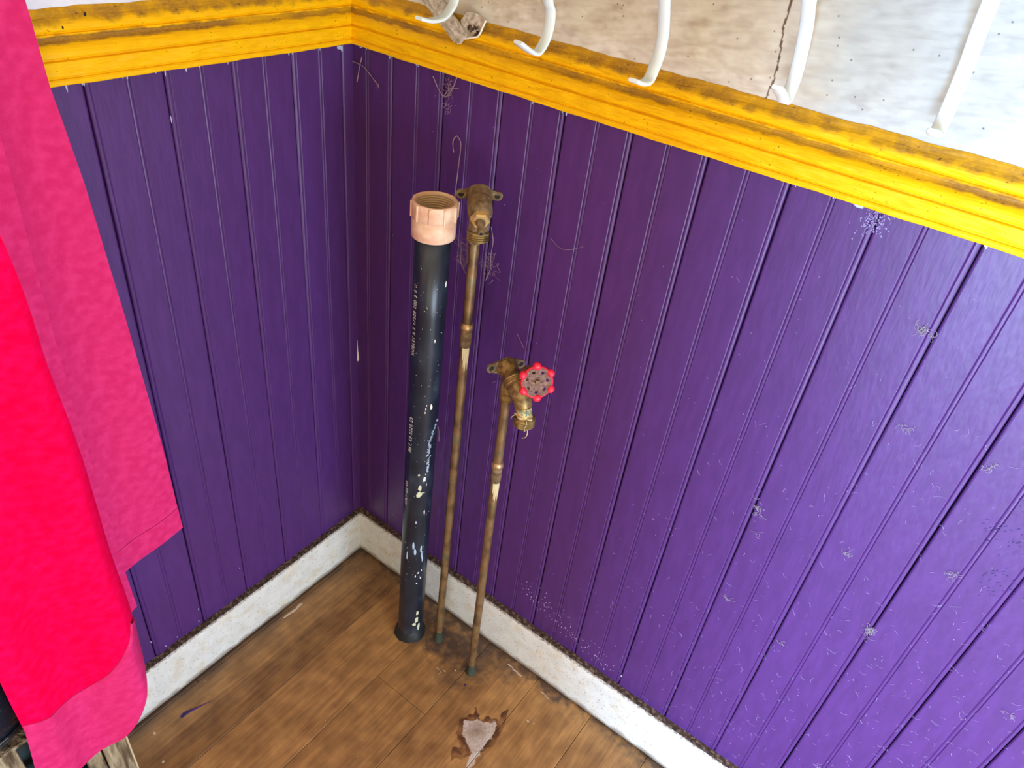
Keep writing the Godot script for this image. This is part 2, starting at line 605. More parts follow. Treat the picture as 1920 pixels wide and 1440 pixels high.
func rail_profile() -> Array:
	return [[0.0, 1.2595], [0.010, 1.2595], [0.0165, 1.2597], [0.0178, 1.2606], [0.0183, 1.2625], [0.0180, 1.2655], [0.0170, 1.2672], [0.0152, 1.2680], [0.0150, 1.2690], [0.0166, 1.2700], [0.0172, 1.2712], [0.0174, 1.2780], [0.0174, 1.2850], [0.0171, 1.2868], [0.0160, 1.2876], [0.0136, 1.2882], [0.0134, 1.2894], [0.0158, 1.2904], [0.0170, 1.2920], [0.0172, 1.2945], [0.0168, 1.2975], [0.0156, 1.3008], [0.0134, 1.3038], [0.0106, 1.3064], [0.0086, 1.3084], [0.0076, 1.3104], [0.0074, 1.3122], [0.0086, 1.3130], [0.0090, 1.3142], [0.0086, 1.3156], [0.0066, 1.3164], [0.0062, 1.3174], [0.0080, 1.3184], [0.0088, 1.3200], [0.0089, 1.3230], [0.0084, 1.3262], [0.0072, 1.3292], [0.0054, 1.3318], [0.0036, 1.3342], [0.0024, 1.3372], [0.0017, 1.3405], [0.0008, 1.3432], [-0.001, 1.3436]]

func build_rail(right: bool, tex: Texture2D) -> void:
	var o := setting("trim_2" if right else "trim_1", "yellow moulded dado rail along the right wall, dusty on its ledges" if right else "yellow moulded dado rail along the left wall, dusty on its ledges", "dado rail")
	var pr := rail_profile()
	var arc := [0.0]
	for i in pr.size() - 1:
		arc.append(arc[-1] + Vector2(pr[i + 1][0] - pr[i][0], pr[i + 1][1] - pr[i][1]).length())
	var st := begin()
	var rows := []
	var uvs := []
	var far := 2.6
	var n := 130
	for k in n + 1:
		var s := pow(float(k) / n, 1.5) * far
		var r := PackedVector3Array()
		var u := PackedVector2Array()
		for i in pr.size():
			var out: float = pr[i][0]
			var y: float = pr[i][1]
			if i > 37:
				y += sin(s * 61.0) * 0.0007 + sin(s * 173.0 + 1.0) * 0.0005
			if i < 5:
				y += sin(s * 97.0) * 0.0003 + sin(s * 41.0) * 0.0003
			var start: float = WP + out     # mitred into the corner
			var ss := lerpf(start, far, s / far)
			r.append(wall_point(right, ss, y, out))
			u.append(Vector2((ss + (0.0 if right else 0.7)) / 1.6, arc[i] / arc[-1]))
		rows.append(r)
		uvs.append(u)
	if not right:
		rows.reverse()
		uvs.reverse()
	skin(st, rows, false, -1, uvs)
	var m := textured(tex, 0.5, 0.3)
	m.normal_enabled = true
	m.normal_texture = noise_tex(0.08, [], 256, 61, 4, true, 4.0)
	m.normal_scale = 0.3
	put("moulding", done(st), m, o)
	# fly specks and knocks
	st = begin()
	var spots := [[0.172, 1.282, 0.0022], [0.213, 1.292, 0.0018], [0.855, 1.303, 0.0024], [0.94, 1.275, 0.0018], [0.955, 1.279, 0.0015], [0.895, 1.276, 0.0012], [0.45, 1.2935, 0.0012], [0.31, 1.283, 0.001], [0.60, 1.284, 0.0012], [0.63, 1.276, 0.0011], [0.645, 1.277, 0.001]] if right else [[0.46, 1.3225, 0.002], [0.20, 1.298, 0.0015], [0.43, 1.335, 0.003], [0.30, 1.283, 0.001], [0.12, 1.28, 0.001]]
	for q in spots:
		flake(st, wall_point(right, q[0], q[1], 0.0157 if q[1] < 1.295 else 0.009), Vector3.RIGHT if right else Vector3.BACK, Vector3.UP, Vector3.BACK if right else Vector3.RIGHT, q[2] * 0.6, q[2])
	var sp := put("dark_speck", done(st), M.black, o)
	sp.set_meta("kind", "stuff")

func build_baseboard(right: bool) -> void:
	var o := setting("baseboard_right" if right else "baseboard_left", "scuffed white baseboard along the foot of the right wall" if right else "scuffed white baseboard along the foot of the left wall", "baseboard")
	var st := begin()
	var rows := []
	var uvs := []
	var n := 90
	var far := 2.6
	var pr := [[0.0, 0.0], [0.0, 0.2], [0.0, 0.5], [0.0, 0.8], [-0.0006, 0.975], [-0.0022, 1.0]]
	for k in n + 1:
		var s := pow(float(k) / n, 1.4) * far
		var r := PackedVector3Array()
		var u := PackedVector2Array()
		# the right one is bowed a little, both are uneven along the floor
		var bow := (0.003 * sin(clampf((s - 0.1) / 0.8, 0.0, 1.0) * PI)) if right else (-0.0025 * sin(clampf(s / 0.5, 0.0, 1.0) * PI))
		for p in pr:
			var y: float = p[1] * (HB + bow)
			if p[1] == 0.0:
				y = 0.0015 + 0.0022 * absf(sin(s * 57.0) * sin(s * 23.0 + 0.7)) + 0.0012 * absf(sin(s * 151.0))
			if p[1] == 1.0:
				y += sin(s * 77.0) * 0.0006
			r.append(wall_point(right, s + p[0], y, -WP + p[0]))
			u.append(Vector2((s + (0.0 if right else 0.5)) / 1.6, p[1]))
		rows.append(r)
		uvs.append(u)
	if not right:
		rows.reverse()
		uvs.reverse()
	skin(st, rows, false, 1, uvs)
	put("face_board", done(st), textured(baseboard_texture(401 if right else 411), 0.55, 0.4), o)
	# dusty ledge on top
	st = begin()
	rows = []
	for k in n + 1:
		var s := pow(float(k) / n, 1.4) * far
		var bow := (0.003 * sin(clampf((s - 0.1) / 0.8, 0.0, 1.0) * PI)) if right else (-0.0025 * sin(clampf(s / 0.5, 0.0, 1.0) * PI))
		var y := HB + bow + sin(s * 77.0) * 0.0006
		var r := PackedVector3Array()
		r.append(wall_point(right, s - 0.0022, y - 0.0002, -WP - 0.0022))
		r.append(wall_point(right, s - 0.006, y + 0.0008 + 0.0005 * sin(s * 210.0), -WP - 0.006))
		r.append(wall_point(right, s + WP, y + 0.002 + 0.0012 * sin(s * 133.0), -0.0005))
		rows.append(r)
	if not right:
		rows.reverse()
	skin(st, rows, false, 1)
	var dl := put("dust_layer", done(st), M.dust, o)
	dl.set_meta("kind", "stuff")
	dl.set_meta("label", "brown dust lying along the top edge")

func build_floor() -> void:
	var o := setting("floor", "brown wood laminate floor with dirty edges and a pale glue patch", "floor")
	var tex := floor_texture()
	var near := textured(tex, 0.42, 0.5)
	near.normal_enabled = true
	near.normal_texture = noise_tex(0.05, [], 256, 71, 4, true, 3.0)
	near.normal_scale = 0.12
	var plain := mat("#8f6036", 0.45)
	# planks run along z, 144 mm wide; [board number, from z, to z]
	var ends := {0: [-0.05, 1.22, 2.8], 1: [-0.05, 0.9, 2.8], 2: [-0.05, 0.237, 1.45, 2.8], 3: [-0.05, 0.98, 2.8], 4: [-0.05, 1.3, 2.8], 5: [-0.05, 0.31, 1.5, 2.8], 6: [-0.05, 0.8, 2.8]}
	for b in range(-1, 22):
		var x0 := 0.009 + b * 0.144
		var x1 := x0 + 0.144
		var zs: Array = ends.get(b, [-0.05, 0.7 + 0.2 * (b % 3), 2.8])
		for k in zs.size() - 1:
			var parts := [[zs[k], zs[k + 1]]]
			for q in parts:
				var a := maxf(x0, -0.05)
				if x1 < a:
					continue
				var lo := Vector2(a + 0.0004, q[0] + 0.0004)
				var hi := Vector2(minf(x1, ROOM_X + 0.1) - 0.0004, q[1] - 0.0004)
				if hi.x <= lo.x:
					continue
				var st := begin()
				var c := 0.0009
				var r0 := PackedVector3Array([Vector3(lo.x, -0.012, lo.y), Vector3(hi.x, -0.012, lo.y), Vector3(hi.x, -0.012, hi.y), Vector3(lo.x, -0.012, hi.y)])
				var r1 := PackedVector3Array([Vector3(lo.x, -c, lo.y), Vector3(hi.x, -c, lo.y), Vector3(hi.x, -c, hi.y), Vector3(lo.x, -c, hi.y)])
				var r2 := PackedVector3Array([Vector3(lo.x + c, 0, lo.y + c), Vector3(hi.x - c, 0, lo.y + c), Vector3(hi.x - c, 0, hi.y - c), Vector3(lo.x + c, 0, hi.y - c)])
				var uv := []
				for rr in [r0, r1, r2]:
					var u := PackedVector2Array()
					for p in rr:
						u.append(Vector2((p.x + 0.02) / 1.04, (p.z + 0.02) / 0.8))
					uv.append(u)
				skin(st, [r0, r1, r2], true, -1, uv)
				st.set_smooth_group(4294967295)
				for t in [0, 1, 2, 0, 2, 3]:
					st.set_uv(Vector2((r2[t].x + 0.02) / 1.04, (r2[t].z + 0.02) / 0.8))
					st.add_vertex(r2[t])
				put("plank", done(st), near if b < 7 else plain, o)
	var st := begin()
	chamfer_box(st, Vector3(-0.2, -0.14, -0.2), Vector3(ROOM_X + 0.15, -0.0125, ROOM_Z + 0.15), 0.001)
	put("subfloor", done(st), M.gap, o)

func box_part(called: String, lo: Vector3, hi: Vector3, m: Material, parent: Node3D) -> void:
	var st := begin()
	chamfer_box(st, lo, hi, 0.001)
	put(called, done(st), m, parent)

func build_shell() -> void:
	var c := setting("ceiling", "plain ceiling in a warm tint for bounce light", "ceiling")
	box_part("ceiling_board", Vector3(-0.2, ROOM_Y, -0.2), Vector3(ROOM_X + 0.15, ROOM_Y + 0.1, ROOM_Z + 0.15), M.room, c)
	# far wall behind the camera with a doorway; the wall facing the left one with a window; unseen openings shaped for the light
	var b := setting("wall_back", "plain wall behind the camera with an unseen doorway shaped for the light", "wall")
	box_part("wall_panel", Vector3(-0.2, 0, ROOM_Z), Vector3(D0, ROOM_Y, ROOM_Z + 0.12), M.room, b)
	box_part("wall_panel", Vector3(D1, 0, ROOM_Z), Vector3(ROOM_X + 0.15, ROOM_Y, ROOM_Z + 0.12), M.room, b)
	box_part("wall_panel", Vector3(D0, DH, ROOM_Z), Vector3(D1, ROOM_Y, ROOM_Z + 0.12), M.room, b)
	var f := setting("wall_far", "plain wall at the far side of the room with an unseen window opening shaped for the light", "wall")
	box_part("wall_panel", Vector3(ROOM_X, 0, -0.2), Vector3(ROOM_X + 0.12, ROOM_Y, W0), M.room, f)
	box_part("wall_panel", Vector3(ROOM_X, 0, W1), Vector3(ROOM_X + 0.12, ROOM_Y, ROOM_Z), M.room, f)
	box_part("wall_panel", Vector3(ROOM_X, 0, W0), Vector3(ROOM_X + 0.12, 0.1, W1), M.room, f)
	box_part("wall_panel", Vector3(ROOM_X, 1.06, W0), Vector3(ROOM_X + 0.12, ROOM_Y, W1), M.room, f)

func build_light_blocker() -> void:
	# added blocker, unseen behind the camera, standing in for the viewer; shades the corner
	var t := thing("light_blocker", "added light blocker behind the viewer, shaped like a tall cabinet", "light_blocker", Vector3(0.84, 0.0, 1.65))
	box_part("body", Vector3(-0.25, 0.05, -0.19), Vector3(0.25, 2.0, 0.20), M.room, t)
	box_part("plinth", Vector3(-0.24, 0.0, -0.17), Vector3(0.24, 0.05, 0.18), M.pine, t)
	for sx in [-1, 1]:
		box_part("door", Vector3(-0.248 if sx < 0 else 0.002, 0.06, -0.21), Vector3(-0.002 if sx < 0 else 0.248, 1.99, -0.192), M.pine, t)

const D0 := 1.2
const D1 := 1.75
const DH := 1.5
const W0 := 0.35
const W1 := 1.2

func build_corner_strip() -> void:
	var o := setting("trim_3", "narrow purple strip filling the corner between the two board walls", "corner trim")
	var st := begin()
	var rows := []
	for y in [RAIL_Y + 0.02, 0.9, 0.5, HB - 0.01]:
		rows.append(PackedVector3Array([Vector3(-0.0145, y, WP - 0.002), Vector3(-0.0142, y, WP + 0.003), Vector3(-0.0145, y, 0.0045), Vector3(-0.0156, y, 0.0072), Vector3(-0.021, y, 0.0075)]))
	for r in rows:
		r.reverse()
	skin(st, rows, false, 1)
	put("strip", done(st), M.purple1, o)

# ---------------------------------------------------------------- marks on the walls
func build_wall_marks(wr: Node3D, wl: Node3D) -> void:
	# bare spots under the rail where the purple paint stops short
	for right in [true, false]:
		var st := begin()
		var ss := [0.0207, 0.0775, 0.073, 0.1358, 0.13, 0.1901, 0.3061, 0.302, 0.3642, 0.4196, 0.4150, 0.5325, 0.59, 0.647, 0.7593, 0.765, 0.812, 0.8158, 0.835, 0.84, 0.9835, 0.99, 1.05, 1.09] if right else [0.0, 0.006, 0.016, 0.02, 0.0573, 0.066, 0.1132, 0.118, 0.1695, 0.225, 0.23, 0.2775, 0.283, 0.30, 0.333, 0.338, 0.345, 0.3865, 0.392, 0.40, 0.4453, 0.448, 0.47, 0.476]
		for s in ss:
			var long: float = rng.randf_range(0.0015, 0.005) * (1.6 if rng.randf() < 0.25 else 1.0)
			flake(st, wall_point(right, s + rng.randf_range(-0.003, 0.003), RAIL_Y - 0.0025 - long * 0.6, 0.0002), Vector3.RIGHT if right else Vector3.BACK, Vector3.UP, Vector3.BACK if right else Vector3.RIGHT, rng.randf_range(0.0006, 0.0018), long)
		if not right:
			for q in [[0.012, 1.252, 0.006, 0.004], [0.006, 1.25, 0.004, 0.006], [0.335, 1.19, 0.0008, 0.006], [0.344, 0.22, 0.0007, 0.004], [0.452, 0.185, 0.0007, 0.005], [0.457, 0.15, 0.0008, 0.004], [0.56, 0.19, 0.0008, 0.004], [0.535, 0.148, 0.0015, 0.0015], [0.508, 0.15, 0.0018, 0.0014]]:
				flake(st, wall_point(false, q[0], q[1], 0.0003), Vector3.BACK, Vector3.UP, Vector3.RIGHT, q[2], q[3])
		else:
			for q in [[0.004, 1.2545, 0.004, 0.003], [0.76, 0.17, 0.001, 0.006], [0.72, 0.155, 0.001, 0.003], [0.845, 1.2535, 0.008, 0.0018]]:
				flake(st, wall_point(true, q[0], q[1], 0.0003), Vector3.RIGHT, Vector3.UP, Vector3.BACK, q[2], q[3])
		var o := put("bare_spot", done(st), M.chip, wr if right else wl)
		o.set_meta("kind", "stuff")
	# drip of white paint in the corner
	var st := begin()
	tube(st, PackedVector3Array([Vector3(WP + 0.0016, 0.655, -0.014), Vector3(WP + 0.0018, 0.63, -0.0145), Vector3(WP + 0.002, 0.612, -0.0145), Vector3(WP + 0.002, 0.602, -0.0145), Vector3(WP + 0.0016, 0.597, -0.0145)]), [0.0004, 0.0008, 0.0017, 0.0021, 0.0005], 8)
	put("paint_drip", done(st), M.white_paint, wl)
	# cluster of pale lilac-grey flecks below the rail
	st = begin()
	for i in 150:
		var q := Vector2(rng.randfn(0.0, 0.0075), rng.randfn(0.0, 0.0085))
		flake(st, wall_point(true, 0.868 + q.x, 1.240 + q.y, 0.0001), Vector3(0.9, 0.3, 0).normalized(), Vector3(-0.3, 0.9, 0).normalized(), Vector3.BACK, rng.randf_range(0.0004, 0.0013), rng.randf_range(0.0005, 0.0016), 6, 0.00015)
	var wp := put("pale_patch", done(st), M.worn, wr)
	wp.set_meta("kind", "stuff")
	# dark scuffs at the right
	st = begin()
	for c in [[1.161, 0.916, 16, 0.012], [1.166, 0.957, 10, 0.010], [1.181, 0.915, 20, 0.012], [1.183, 0.85, 26, 0.016], [1.190, 0.83, 18, 0.014], [1.145, 0.915, 6, 0.006], [1.2, 0.94, 16, 0.015]]:
		for i in c[2]:
			flake(st, wall_point(true, c[0] + rng.randfn(0.0, c[3]) * 0.6, c[1] + rng.randfn(0.0, c[3]), 0.0001), Vector3(0.8, 0.6, 0), Vector3(-0.6, 0.8, 0), Vector3.BACK, rng.randf_range(0.0006, 0.003), rng.randf_range(0.0004, 0.0014), 6, 0.0002)
	var sc := put("scuff_mark", done(st), M.scuff, wr)
	sc.set_meta("kind", "stuff")
	# pale dust smears low on the wall
	st = begin()
	for i in 150:
		var t := rng.randf()
		flake(st, wall_point(true, lerpf(0.50, 0.72, t) + rng.randfn(0.0, 0.02), lerpf(0.22, 0.155, t) + absf(rng.randfn(0.0, 0.025)), 0.0001), Vector3.RIGHT, Vector3.UP, Vector3.BACK, rng.randf_range(0.0003, 0.0012), rng.randf_range(0.0004, 0.0022), 5, 0.0002)
	for i in 260:
		flake(st, wall_point(true, rng.randf_range(0.05, 1.4), rng.randf_range(0.16, 1.22), 0.0001), Vector3.RIGHT, Vector3.UP, Vector3.BACK, rng.randf_range(0.0003, 0.0008), rng.randf_range(0.0003, 0.0008), 5, 0.0003)
	var ds := put("dust_speck", done(st), M.lint, wr)
	ds.set_meta("kind", "stuff")

func strand(at: Vector3, ex: Vector3, ey: Vector3, nrm: Vector3, length: float, bend: float, lift: float) -> PackedVector3Array:
	var a := rng.randf() * TAU
	var out := PackedVector3Array()
	var p := at
	for i in 6:
		out.append(p + nrm * (lift * (0.3 + 0.7 * sin(PI * i / 5.0))))
		p += (ex * cos(a) + ey * sin(a)) * length / 5.0
		a += bend + rng.randfn(0.0, 0.25)
	return out

func build_lint() -> void:
	var st := begin()
	var n := 0
	while n < 1000:
		var x := rng.randf_range(0.55, 1.5)
		var y := rng.randf_range(0.15, 1.2)
		var dens := clampf((x - 0.6) * 0.9, 0.0, 1.0) * clampf(1.25 - y, 0.05, 1.0)
		if rng.randf() > dens:
			continue
		n += 1
		tube(st, strand(Vector3(x, y, WP + 0.0003), Vector3.RIGHT, Vector3.UP, Vector3.BACK, minf(0.0025 + absf(rng.randfn(0.0, 0.006)), 0.026), rng.randfn(0.0, 0.3), 0.0006), rng.randf_range(0.00008, 0.00017), 4, 1, false)
	var o := put("lint_fibres", done(st), M.lint, self)
	o.set_meta("kind", "stuff")
	tag(o, "pale hairs and lint stuck all over the right part of the purple wall", "lint")

func tuft(label: String, at: Vector3, size: float, count: int, stretch := Vector2(1, 1), m: Material = null) -> void:
	var st := begin()
	for i in count:
		var q := at + Vector3(rng.randfn(0.0, size * 0.35) * stretch.x, rng.randfn(0.0, size * 0.35) * stretch.y, 0.0006)
		tube(st, strand(q, Vector3.RIGHT, Vector3.UP, Vector3.BACK, rng.randf_range(0.5, 1.3) * size, rng.randf_range(-1.3, 1.3), 0.002), rng.randf_range(0.00012, 0.00026), 4, 1, false)
	var o := MeshInstance3D.new()
	o.name = numbered("dust_tuft")
	o.mesh = done(st)
	o.material_override = m if m else M.tuft
	add_child(o)
	tag(o, label, "dust tuft", "dust tufts on the purple wall")

func web(label: String, lines: Array, r := 0.0005, fuzz := 0, fuzz_at := Vector3.ZERO, fuzz_size := 0.01) -> void:
	var o := thing("cobweb", label, "cobweb", Vector3.ZERO, "dusty cobwebs round the pipes")
	for l in lines:
		var st := begin()
		var c := curve(l, 5)
		var rr := []
		for i in c.size():
			rr.append(r * rng.randf_range(0.7, 1.5))
		tube(st, c, rr, 5, 1, false)
		put("strand", done(st), M.web, o)
	if fuzz == 0:
		return
	var st := begin()
	for i in fuzz:
		var q := fuzz_at + Vector3(rng.randfn(0.0, fuzz_size * 0.4), rng.randfn(0.0, fuzz_size), rng.randfn(0.0, fuzz_size * 0.15))
		tube(st, strand(q, Vector3.RIGHT, Vector3.UP, Vector3.BACK, rng.randf_range(0.6, 1.4) * fuzz_size, rng.randf_range(-1.2, 1.2), 0.003), rng.randf_range(0.00014, 0.00034), 4, 1, false)
	put("tangle", done(st), M.web, o).set_meta("kind", "stuff")

func build_webs() -> void:
	var z := WP + 0.004
	web("single dusty cobweb strand with a curled top hanging behind the pipe adapter", [[Vector3(0.222, 1.138, z), Vector3(0.219, 1.155, z), Vector3(0.226, 1.166, z), Vector3(0.234, 1.160, z), Vector3(0.236, 1.148, z), Vector3(0.235, 1.112, z + 0.002), Vector3(0.233, 1.06, z + 0.004), Vector3(0.232, 1.03, z + 0.006)]], 0.0008)
	web("wispy cobweb bunch just below the yellow rail", [[Vector3(0.170, 1.246, z), Vector3(0.186, 1.226, z), Vector3(0.20, 1.222, z), Vector3(0.212, 1.238, z), Vector3(0.219, 1.256, z)], [Vector3(0.195, 1.222, z), Vector3(0.207, 1.236, z), Vector3(0.224, 1.24, z)]], 0.0007, 34, Vector3(0.205, 1.229, z), 0.012)
	web("short straight cobweb thread nearest the corner under the rail", [[Vector3(0.011, 1.240, z), Vector3(0.004, 1.218, z), Vector3(-0.001, 1.198, z)], [Vector3(0.0, 1.205, z), Vector3(-0.002, 1.196, z)]], 0.0008)
	web("beaded cobweb thread slanting down to a dust blob near the corner", [[Vector3(-0.012, 1.228, z), Vector3(0.012, 1.226, z), Vector3(0.024, 1.22, z), Vector3(0.036, 1.212, z), Vector3(0.049, 1.203, z)], [Vector3(0.049, 1.205, z), Vector3(0.051, 1.199, z)]], 0.0007, 5, Vector3(0.05, 1.202, z), 0.003)
	# between the drain pipe and the copper pipes
	web("tangled cobweb between the pink adapter and the copper pipe", [[Vector3(0.31, 1.085, 0.05), Vector3(0.313, 1.06, 0.055), Vector3(0.318, 1.03, 0.058), Vector3(0.324, 0.99, 0.06)], [Vector3(0.305, 1.02, 0.055), Vector3(0.308, 1.0, 0.06), Vector3(0.316, 0.985, 0.06), Vector3(0.324, 0.98, 0.062)]], 0.0006, 46, Vector3(0.313, 1.012, 0.056), 0.017)
	web("loose cobweb wisps hanging to the right of the upper valve", [[Vector3(0.335, 1.055, 0.02), Vector3(0.338, 1.03, 0.015), Vector3(0.333, 1.0, 0.01), Vector3(0.335, 0.975, 0.01), Vector3(0.328, 0.95, 0.012)]], 0.0006, 36, Vector3(0.335, 0.978, 0.01), 0.015)
	web("cobweb threads clinging to the wall side of the black drain pipe", [[Vector3(0.262, 0.93, 0.06), Vector3(0.268, 0.90, 0.058), Vector3(0.258, 0.86, 0.06), Vector3(0.262, 0.80, 0.06), Vector3(0.256, 0.74, 0.064)], [Vector3(0.27, 0.63, 0.055), Vector3(0.278, 0.61, 0.05), Vector3(0.28, 0.58, 0.05)], [Vector3(0.275, 0.54, 0.056), Vector3(0.268, 0.50, 0.06), Vector3(0.272, 0.44, 0.06), Vector3(0.27, 0.41, 0.06)]], 0.0009, 14, Vector3(0.272, 0.56, 0.056), 0.012)
	web("faint cobweb threads on the wall above the red hand wheel", [[Vector3(0.392, 0.86, z), Vector3(0.400, 0.85, z), Vector3(0.410, 0.838, z)], [Vector3(0.43, 1.06, z), Vector3(0.45, 1.05, z), Vector3(0.47, 1.055, z), Vector3(0.49, 1.068, z)], [Vector3(0.35, 0.73, z), Vector3(0.36, 0.74, z), Vector3(0.375, 0.745, z)]], 0.00035)

# ---------------------------------------------------------------- pipes
func build_drain() -> void:
	var foot := Vector3(0.270, 0.0, 0.100)
	var top := Vector3(0.2785, 1.045, 0.0965)
	var dir := (top - foot).normalized()
	var t := thing("drain_pipe", "black plastic drain standpipe with pink threaded adapter on top", "pipe", foot)
	var r := 0.0292
	var st := begin()
	lathe(st, Vector3.ZERO, dir, [[-0.012, r], [0.02, r], [0.3, r], [0.6, r], [0.9, r], [1.06, r], [1.06, r - 0.004]], 40)
	put("pipe", done(st), M.abs, t)
	# sealant collar on the floor, lumpy
	st = begin()
	var rows := []
	for k in [[0.0, 0.0375], [0.006, 0.0365], [0.014, 0.0335], [0.022, 0.0305], [0.026, 0.029]]:
		rows.append(ring(dir * k[0], Vector3.RIGHT, Vector3.FORWARD, k[1], 20, 0.045))
	skin(st, rows, true, 1)
	put("floor_collar", done(st), M.foot, t)
	# adapter: smooth socket below, ribbed threaded end above
	var h0 := 1.043
	var a := begin()
	lathe(a, Vector3.ZERO, dir, [[h0, 0.0293], [h0, 0.0343], [h0 + 0.0015, 0.0353], [h0 + 0.030, 0.0357], [h0 + 0.031, 0.0347], [h0 + 0.032, 0.0347], [h0 + 0.033, 0.0362], [h0 + 0.058, 0.0362], [h0 + 0.0598, 0.0354], [h0 + 0.060, 0.0345], [h0 + 0.0598, 0.0322], [h0 + 0.058, 0.031]], 48)
	var ad := put("adapter", done(a), M.adapter, t)
	ad.set_meta("label", "pink threaded adapter")
	st = begin()
	var prof := []
	for k in 9:
		var y := h0 + 0.058 - k * 0.004
		prof.append([y, 0.031])
		prof.append([y - 0.0018, 0.0290])
		prof.append([y - 0.0022, 0.0290])
	prof.append([h0 + 0.016, 0.0290])
	lathe(st, Vector3.ZERO, dir, prof, 40)
	put("inner_thread", done(st), M.thread, ad)
	var bs := axes(dir)
	for k in 10:
		var ang := TAU * k / 10.0 + 0.12
		var o: Vector3 = bs[0] * cos(ang) + bs[1] * sin(ang)
		var side := dir.cross(o).normalized()
		st = begin()
		var bx := Transform3D(Basis(side, dir, o), dir * (h0 + 0.046) + o * 0.0362)
		chamfer_box(st, Vector3(-0.0016, -0.0135, -0.001), Vector3(0.0016, 0.0125, 0.0022), 0.0006, bx)
		put("rib", done(st), M.adapter, ad)
	# splashes of old paint
	var cam_dir := Vector3(0.71, 0, 0.833).normalized()
	var right := Vector3.UP.cross(cam_dir).normalized()
	var groups := {"white_splash": [M.white_paint, []], "blue_smear": [M.blue_paint, []], "pale_splash": [M.pale_paint, []]}
	groups.white_splash[1] = [[0.497, 0.36, 0.0036, 0.0075], [0.509, 0.42, 0.001, 0.0025], [0.640, 0.50, 0.0022, 0.007], [0.645, 0.20, 0.0012, 0.002], [0.637, 0.16, 0.001, 0.003], [0.628, 0.13, 0.0009, 0.003], [0.953, 0.86, 0.002, 0.006], [0.847, 0.45, 0.0012, 0.0035], [0.425, 0.50, 0.0016, 0.008], [0.48, 0.52, 0.001, 0.004], [0.235, 0.35, 0.0025, 0.003], [0.225, 0.15, 0.0015, 0.004], [0.215, 0.55, 0.0018, 0.004], [0.20, 0.28, 0.002, 0.002], [0.24, 0.58, 0.001, 0.003]]
	groups.blue_smear[1] = [[0.562, 0.86, 0.003, 0.012], [0.548, 0.72, 0.004, 0.012], [0.535, 0.55, 0.006, 0.010], [0.525, 0.48, 0.006, 0.006], [0.517, 0.62, 0.004, 0.006], [0.507, 0.58, 0.0045, 0.010], [0.495, 0.57, 0.005, 0.012], [0.482, 0.57, 0.005, 0.011], [0.470, 0.57, 0.005, 0.010], [0.457, 0.56, 0.0045, 0.009], [0.445, 0.57, 0.003, 0.009], [0.335, -0.12, 0.004, 0.014], [0.318, 0.02, 0.004, 0.012], [0.325, 0.45, 0.003, 0.012], [0.305, 0.52, 0.003, 0.012], [0.29, 0.58, 0.0025, 0.012], [0.30, -0.55, 0.0025, 0.014], [0.41, -0.02, 0.003, 0.004]]
	groups.blue_smear[1] = groups.blue_smear[1].map(func(q): return [q[0] + 0.055 if q[0] > 0.44 else q[0], q[1], q[2] * 0.75, q[3]])
	groups.pale_splash[1] = [[0.452, 0.06, 0.0065, 0.009], [0.468, 0.1, 0.004, 0.008], [0.455, 0.3, 0.006, 0.0014], [0.447, -0.05, 0.003, 0.005], [0.505, -0.02, 0.0025, 0.004], [0.075, 0.45, 0.005, 0.012], [0.06, 0.3, 0.005, 0.006], [0.10, 0.5, 0.004, 0.008], [0.045, 0.65, 0.004, 0.014]]
	for g in groups:
		st = begin()
		for q in groups[g][1]:
			var ang := asin(clampf(q[1], -0.98, 0.98))
			var n := cam_dir * cos(ang) + right * sin(ang)
			var up_by := 0.0
			if g == "blue_smear" and q[0] > 0.44:
				continue
			if g == "white_splash":
				up_by = 0.074 if q[0] > 0.6 and q[0] < 0.7 else 0.036 if q[0] > 0.45 and q[0] < 0.6 else 0.012
			elif g == "pale_splash" and q[0] > 0.44:
				up_by = 0.040
			flake(st, dir * (q[0] + up_by) + n * (r + 0.0001), dir.cross(n), dir, n, q[2], q[3], 9, 0.0005)
		if g == "blue_smear":
			for i in 46:
				var k := i / 46.0
				var ang := asin(lerpf(0.93, 0.55, minf(k * 2.6, 1.0)) + rng.randf_range(-0.10, 0.10) * (1.0 if k < 0.8 else 0.4))
				var n := cam_dir * cos(ang) + right * sin(ang)
				var e := dir.cross(n)
				flake(st, dir * lerpf(0.672, 0.548, k) + n * (r + 0.0001), (e * 0.85 + dir * 0.5).normalized(), (dir * 0.85 - e * 0.5).normalized(), n, rng.randf_range(0.0015, 0.0045), rng.randf_range(0.0007, 0.0015), 7, 0.0004)
		if g == "white_splash":
			for i in 90:
				var s := rng.randf_range(-0.75, 0.85)
				var ang := asin(s)
				var n := cam_dir * cos(ang) + right * sin(ang)
				flake(st, dir * rng.randf_range(0.2, 1.0) + n * (r + 0.0001), dir.cross(n), dir, n, rng.randf_range(0.0003, 0.0007), rng.randf_range(0.0003, 0.0009), 5, 0.0003)
		var o := put(g, done(st), groups[g][0], t)
		o.set_meta("kind", "stuff")
	# printing up the left side
	st = begin()
